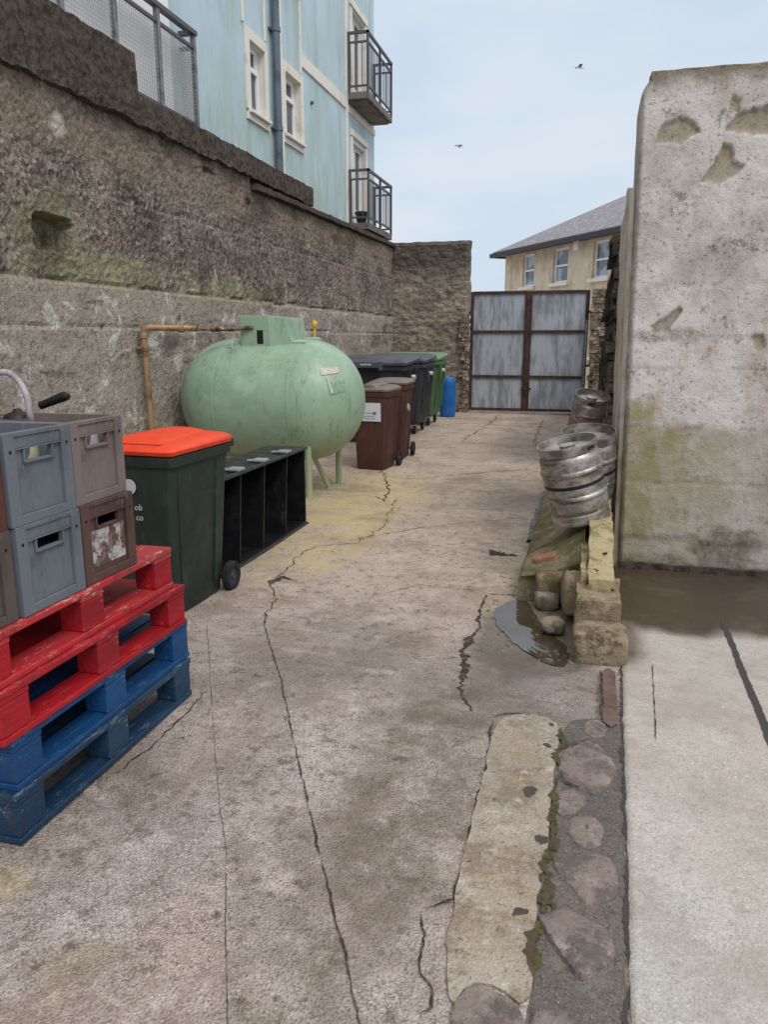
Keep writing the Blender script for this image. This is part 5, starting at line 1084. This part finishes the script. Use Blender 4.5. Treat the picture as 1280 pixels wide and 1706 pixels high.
# things on top of the crates
CT = PT+2*.2855+.001
a, b_, c = onz(10, 623, -.1), onz(40, 640, -.12), onz(47, 678, CT)
hs = MB(); base = Vector((-2.0, 2.22, CT)); q0 = ony(49, 678, 2.22); q0.z = CT+.004
arc = []
for k in range(15):
    t_ = math.pi*k/14; arc.append(Vector((q0.x-.09+.09*math.cos(t_), 2.22, CT+.01+.02+.13*math.sin(t_))))
arc = [Vector((q0.x, 2.22, CT-.05))]+arc+[Vector((q0.x-.18, 2.22, CT-.05))]
hs.tube(arc, .011, 10); o = hs.build('hose', MHOSE, org=(q0.x, 2.22, CT), smooth=True); tag(o, 'grey hose looping out of the top of the crates at far left', 'hose')
q1, q2 = ony(72, 676, 2.3), ony(108, 660, 2.3)
hs = MB(); hs.cyl(q1+Vector((-.01, 0, -.0)), q2, .014, .018, n=10); hs.cyl(q2-Vector((.008, 0, .001)), q2+Vector((.014, 0, -.003)), .011, n=10); o = hs.build('black_rod', MBI, org=tuple(q1), auto=40); tag(o, 'short black rod sticking up out of the upper taupe crate', 'rod')
q1 = ony(28, 673, 2.25); hs = MB(); hs.lathe([(0, 0), (.05, 0), (.045, .012), (.018, .022), (.012, .032), (0, .034)], 14); o = hs.build('plug', MBI, auto=40); o.location = (q1.x, 2.25, CT); tag(o, 'small black cap lying on the crates beside the grey hose', 'cap')
# ================================================================== LEDGE, BLOCKS, KEGS
lg = thing('broken_ledge', 'low mossy broken concrete ledge sloping down to the lane, under the kegs', 'ledge', (0, 6.5, -1.65))
mb = MB(); prof_ = [(-.37, -1.66), (-.365, -1.52), (-.34, -1.475), (-.16, -1.385), (.02, -1.235), (.04, -1.21), (.045, -1.66)]
ysn = [4.72+.045*i for i in range(0, 112)]; sub = []
for (a, b), (c, d) in zip(prof_, prof_[1:]):
    for k in range(6): sub.append((a+(c-a)*k/6, b+(d-b)*k/6))
sub.append(prof_[-1]); vs = []; n = len(sub)
for y in ysn:
    for (x, z) in sub:
        p = Vector((x, y, z)); nr = 1 if z > -1.65 else 0
        lift = -.5*(z+1.5)*smooth(5.15, 4.72, y) if z > -1.5 else 0
        vs.append((x+nr*(.014*noise.noise(p*3)+.008*noise.noise(p*17)), y+(.03*noise.noise(p*9)), z+nr*(.012*noise.noise(p*4+Vector((5, 0, 0)))+.008*noise.noise(p*21))+lift))
fs = [(j*n+i, j*n+i+1, (j+1)*n+i+1, (j+1)*n+i)[::-1] for j in range(len(ysn)-1) for i in range(n-1)]; fs.append(tuple(range(n))[::-1])
mb.add(vs, fs); mb.build('sloping_haunch', MMCON, lg, world=True)
mb = MB(); slabmesh(mb, .06, .205, 4.2, 9.4, -1.66, -1.16, .045, .013, 2)
for q in mb.v:
    if q.z > -1.3: q.z -= .15*smooth(5.0, 4.2, q.y)
slabmesh(mb, .02, .055, 4.3, 5.1, -1.6, -1.30, .04, .008, 6); 0; mb.build('kerb_wall', MYK, lg, world=True)
mb = MB(); slabmesh(mb, .0, .235, 4.0, 4.45, -1.62, -1.37, .04, .014, 4); o = mb.build('stone_block', MSB, org=(.1, 4.2, -1.62)); tag(o, 'squared buff block with a flat top, second step of the broken ledge', 'block')
def roundblock(name, mat, c, s_, seed, rz=0, p_=4, amp=.05):
    # superellipsoid with roughened surface
    mb = MB(); nu, nv = 28, 18; vs = []
    def sg(a, e): return math.copysign(abs(a)**e, a)
    e = 2/p_
    for j in range(nv+1):
        v_ = -math.pi/2+math.pi*j/nv
        for i in range(nu):
            u_ = 2*math.pi*i/nu; q_ = Vector((sg(math.cos(v_), e)*sg(math.cos(u_), e), sg(math.cos(v_), e)*sg(math.sin(u_), e), sg(math.sin(v_), e)))
            w_ = 1+amp*noise.noise(q_*2.2+Vector((seed, 0, 0)))+amp*.4*noise.noise(q_*7+Vector((seed, 3, 0))); vs.append(Vector((q_.x*s_[0], q_.y*s_[1], q_.z*s_[2]))*w_)
    fs = [(j*nu+i, j*nu+(i+1) % nu, (j+1)*nu+(i+1) % nu, (j+1)*nu+i) for j in range(nv) for i in range(nu)]
    mb.add(vs, fs); o = mb.build(name, mat, smooth=True); o.location = c; o.rotation_euler = (0, 0, rz); return o
def gpos(x, y): q_ = G(x, y); return q_
o = roundblock('stone_block', MSB, (.135, 3.86, gz(3.86)+.085), (.138, .125, .09), 3, .02, 7, .05); tag(o, 'big rounded buff block at the near end of the ledge, standing on the lane', 'block')
q_ = gpos(910, 1020); o = roundblock('loose_stone', MLS, (q_[0]-.005, q_[1]+.10, -1.60), (.075, .075, .055), 7, .2, 5, .1); tag(o, 'pale squarish loose stone beside the puddle', 'stone', 'loose stones by the ledge')
q_ = gpos(920, 1060); o = roundblock('loose_stone', MLS, (q_[0]+.0, q_[1]+.05, -1.60), (.068, .07, .045), 11, .5, 2.6, .12); tag(o, 'dark rounded loose stone between the puddle and the big rounded block', 'stone', 'loose stones by the ledge')
o = roundblock('loose_stone', MMCON, (-.16, 4.72, -1.53), (.095, .10, .10), 15, .1, 4.5, .1); tag(o, 'mossy loose stone leaning on the front of the ledge under the red brick', 'stone', 'loose stones by the ledge')
o = roundblock('loose_stone', MSB, (-.01, 4.50, -1.50), (.075, .14, .12), 19, .1, 4, .1); tag(o, 'brown loose stone between the mossy stone and the squared buff block', 'stone', 'loose stones by the ledge')
q_ = onz(910, 928, -1.42); t = MB(); t.box(-.075, .075, -.045, .045, 0, .03); o = t.build('brick', MBRICK, bevel=.005); o.location = (q_.x, q_.y, -1.435); o.rotation_euler = (.05, -.25, .1); tag(o, 'piece of red brick lying on the mossy ledge', 'brick')
# crumpled sheeting strip
mb = MB(); A = G(915, 822); B = G(893, 905); n1, n2 = 40, 10; vs = []
for i in range(n1+1):
    t_ = i/n1; cx, cy = A[0]+(B[0]-A[0])*t_, A[1]+(B[1]-A[1])*t_; wd = .085+.025*noise.noise(Vector((t_*5, 0, 0)))
    for j in range(n2+1):
        u_ = j/n2*2-1; x = cx+u_*wd; p = Vector((x*14, cy*14, 0)); vs.append((x+.008*noise.noise(p*1.3), cy, zg(x, cy)+.01+.045*(1-u_*u_)*(.6+.8*abs(noise.noise(p)))+.012*noise.noise(p*2.2)))
fs = [(i*(n2+1)+j, i*(n2+1)+j+1, (i+1)*(n2+1)+j+1, (i+1)*(n2+1)+j)[::-1] for i in range(n1) for j in range(n2)]
o = mb.add(vs, fs).build('crumpled_sheeting', MSHEET, org=(A[0], A[1], -1.65)); tag(o, 'narrow strip of crumpled shiny grey sheeting lying along the foot of the ledge', 'sheeting')
def keg(label, loc, tilt, yaw=0, Rr=.203, H=.54, stripe=MKB, sz=.5):
    r = thing('beer_keg', label, 'keg', loc, 0, 'beer kegs along the right side'); r.rotation_euler = (tilt[0], tilt[1], yaw)
    b = MB(); k = H/.54
    pr_ = [(Rr*.93, 0), (Rr*.955, 0), (Rr*.97, .012), (Rr*.955, .022), (Rr*.95, .06*k), (Rr*.90, .068*k), (Rr*.96, .085*k), (Rr*.985, .11*k), (Rr*.985, .165*k), (Rr*1.02, .175*k), (Rr*1.03, .185*k), (Rr*1.02, .195*k), (Rr*.985, .205*k), (Rr*.985, .335*k), (Rr*1.02, .345*k), (Rr*1.03, .355*k), (Rr*1.02, .365*k), (Rr*.985, .375*k), (Rr*.985, .43*k), (Rr*.96, .455*k), (Rr*.90, .472*k), (Rr*.95, .48*k), (Rr*.955, .518*k), (Rr*.97, .528*k), (Rr*.96, .54*k), (Rr*.93, .54*k), (Rr*.92, .52*k), (Rr*.915, .485*k), (Rr*.6, .497*k), (.05, .5*k), (.05, .52*k), (.03, .525*k), (0, .525*k)]
    b.lathe(pr_, 56); b.build('body', MKEG, r, auto=32)
    t = MB(); n_ = 56; z0, z1 = H*(sz-.022), H*(sz+.022); vs = []
    for z in (z0, z1):
        for i in range(n_+1): a_ = math.radians(-160+320*i/n_)-math.pi/2; vs.append((Rr*.9875*math.cos(a_), Rr*.9875*math.sin(a_), z))
    t.add(vs, [(i, i+1, n_+1+i+1, n_+1+i) for i in range(n_)]); t.build('stripe', stripe, r, smooth=True)
    for a_ in (math.radians(-55), math.radians(-205)):
        t = MB(); vs = []
        for z in (.490*k, .512*k):
            for i in range(9): q_ = a_+.35*(i/8-.5); vs.append((Rr*.957*math.cos(q_), Rr*.957*math.sin(q_), z))
        t.add(vs, [(i, i+1, 9+i+1, 9+i) for i in range(8)]); t.build('hand_hole_shade', MHOLE, r)
    return r
TL_ = math.radians(-15)
keg('big steel keg with a black stripe, nearest on the ledge', (.005, 5.22, -1.185), (math.radians(3), TL_), .3)
keg('dull steel keg directly behind the nearest keg, only its rim showing', (.045, 5.84, -1.205), (math.radians(2), TL_*.8), 1.2, H=.56)
keg('steel keg with a faded red band, farthest and highest on the ledge', (-.03, 7.6, -.985), (math.radians(1), TL_*1.25), 2., H=.50, stripe=MKR, sz=.6, Rr=.168)
# support under the far keg
o = roundblock('rubble_heap', MMCON, (.0, 7.65, -1.19), (.22, .5, .20), 33, 0, 3.4, .1); tag(o, 'mossy lump of rubble under the farthest keg', 'rubble')
# ================================================================== GULLS
def gull(label, px, py, dist, rz, bank):
    d = ray(px, py).normalized()*dist; b = MB()
    b.loft([[Vector((x, r_*math.cos(t_), r_*math.sin(t_))) for t_ in [2*math.pi*k/10 for k in range(10)]] for x, r_ in ((-.26, .012), (-.2, .035), (-.08, .06), (.08, .065), (.18, .045), (.24, .035), (.29, .03), (.33, .01))], 1)
    for s_ in (-1, 1):
        w_ = [(.08, .04, .03), (-.10, .04, .02), (.10, .30, .14), (-.08, .30, .12), (.02, .62, .08), (-.09, .60, .07), (-.12, .72, .03)]
        w_ = [(x, s_*y, z) for x, y, z in w_]; b.add(w_, [(0, 2, 3, 1), (2, 4, 5, 3)], 0); b.add(w_, [(4, 6, 5)], 0)
        b.add([(x, y, z-.012) for x, y, z in w_], [(1, 3, 2, 0), (3, 5, 4, 2), (5, 6, 4)], 0)
    b.add([(-.22, -.03, 0), (-.22, .03, 0), (-.36, .06, 0), (-.36, -.06, 0), (-.3, 0, .01)], [(0, 1, 4), (1, 2, 4), (2, 3, 4), (3, 0, 4)], 1)
    o = b.build('gull', [MGULL, MGULW], smooth=False); o.location = d; o.rotation_euler = (bank, .1, rz); o.scale = (1, 1, 1); tag(o, label, 'bird', 'gulls in flight'); return o
gull('dark winged gull flying high above the right hand building', 966, 113, 52, math.radians(15), .15)
gull('smaller gull flying lower, above the gate', 765, 245, 62, math.radians(35), .2)
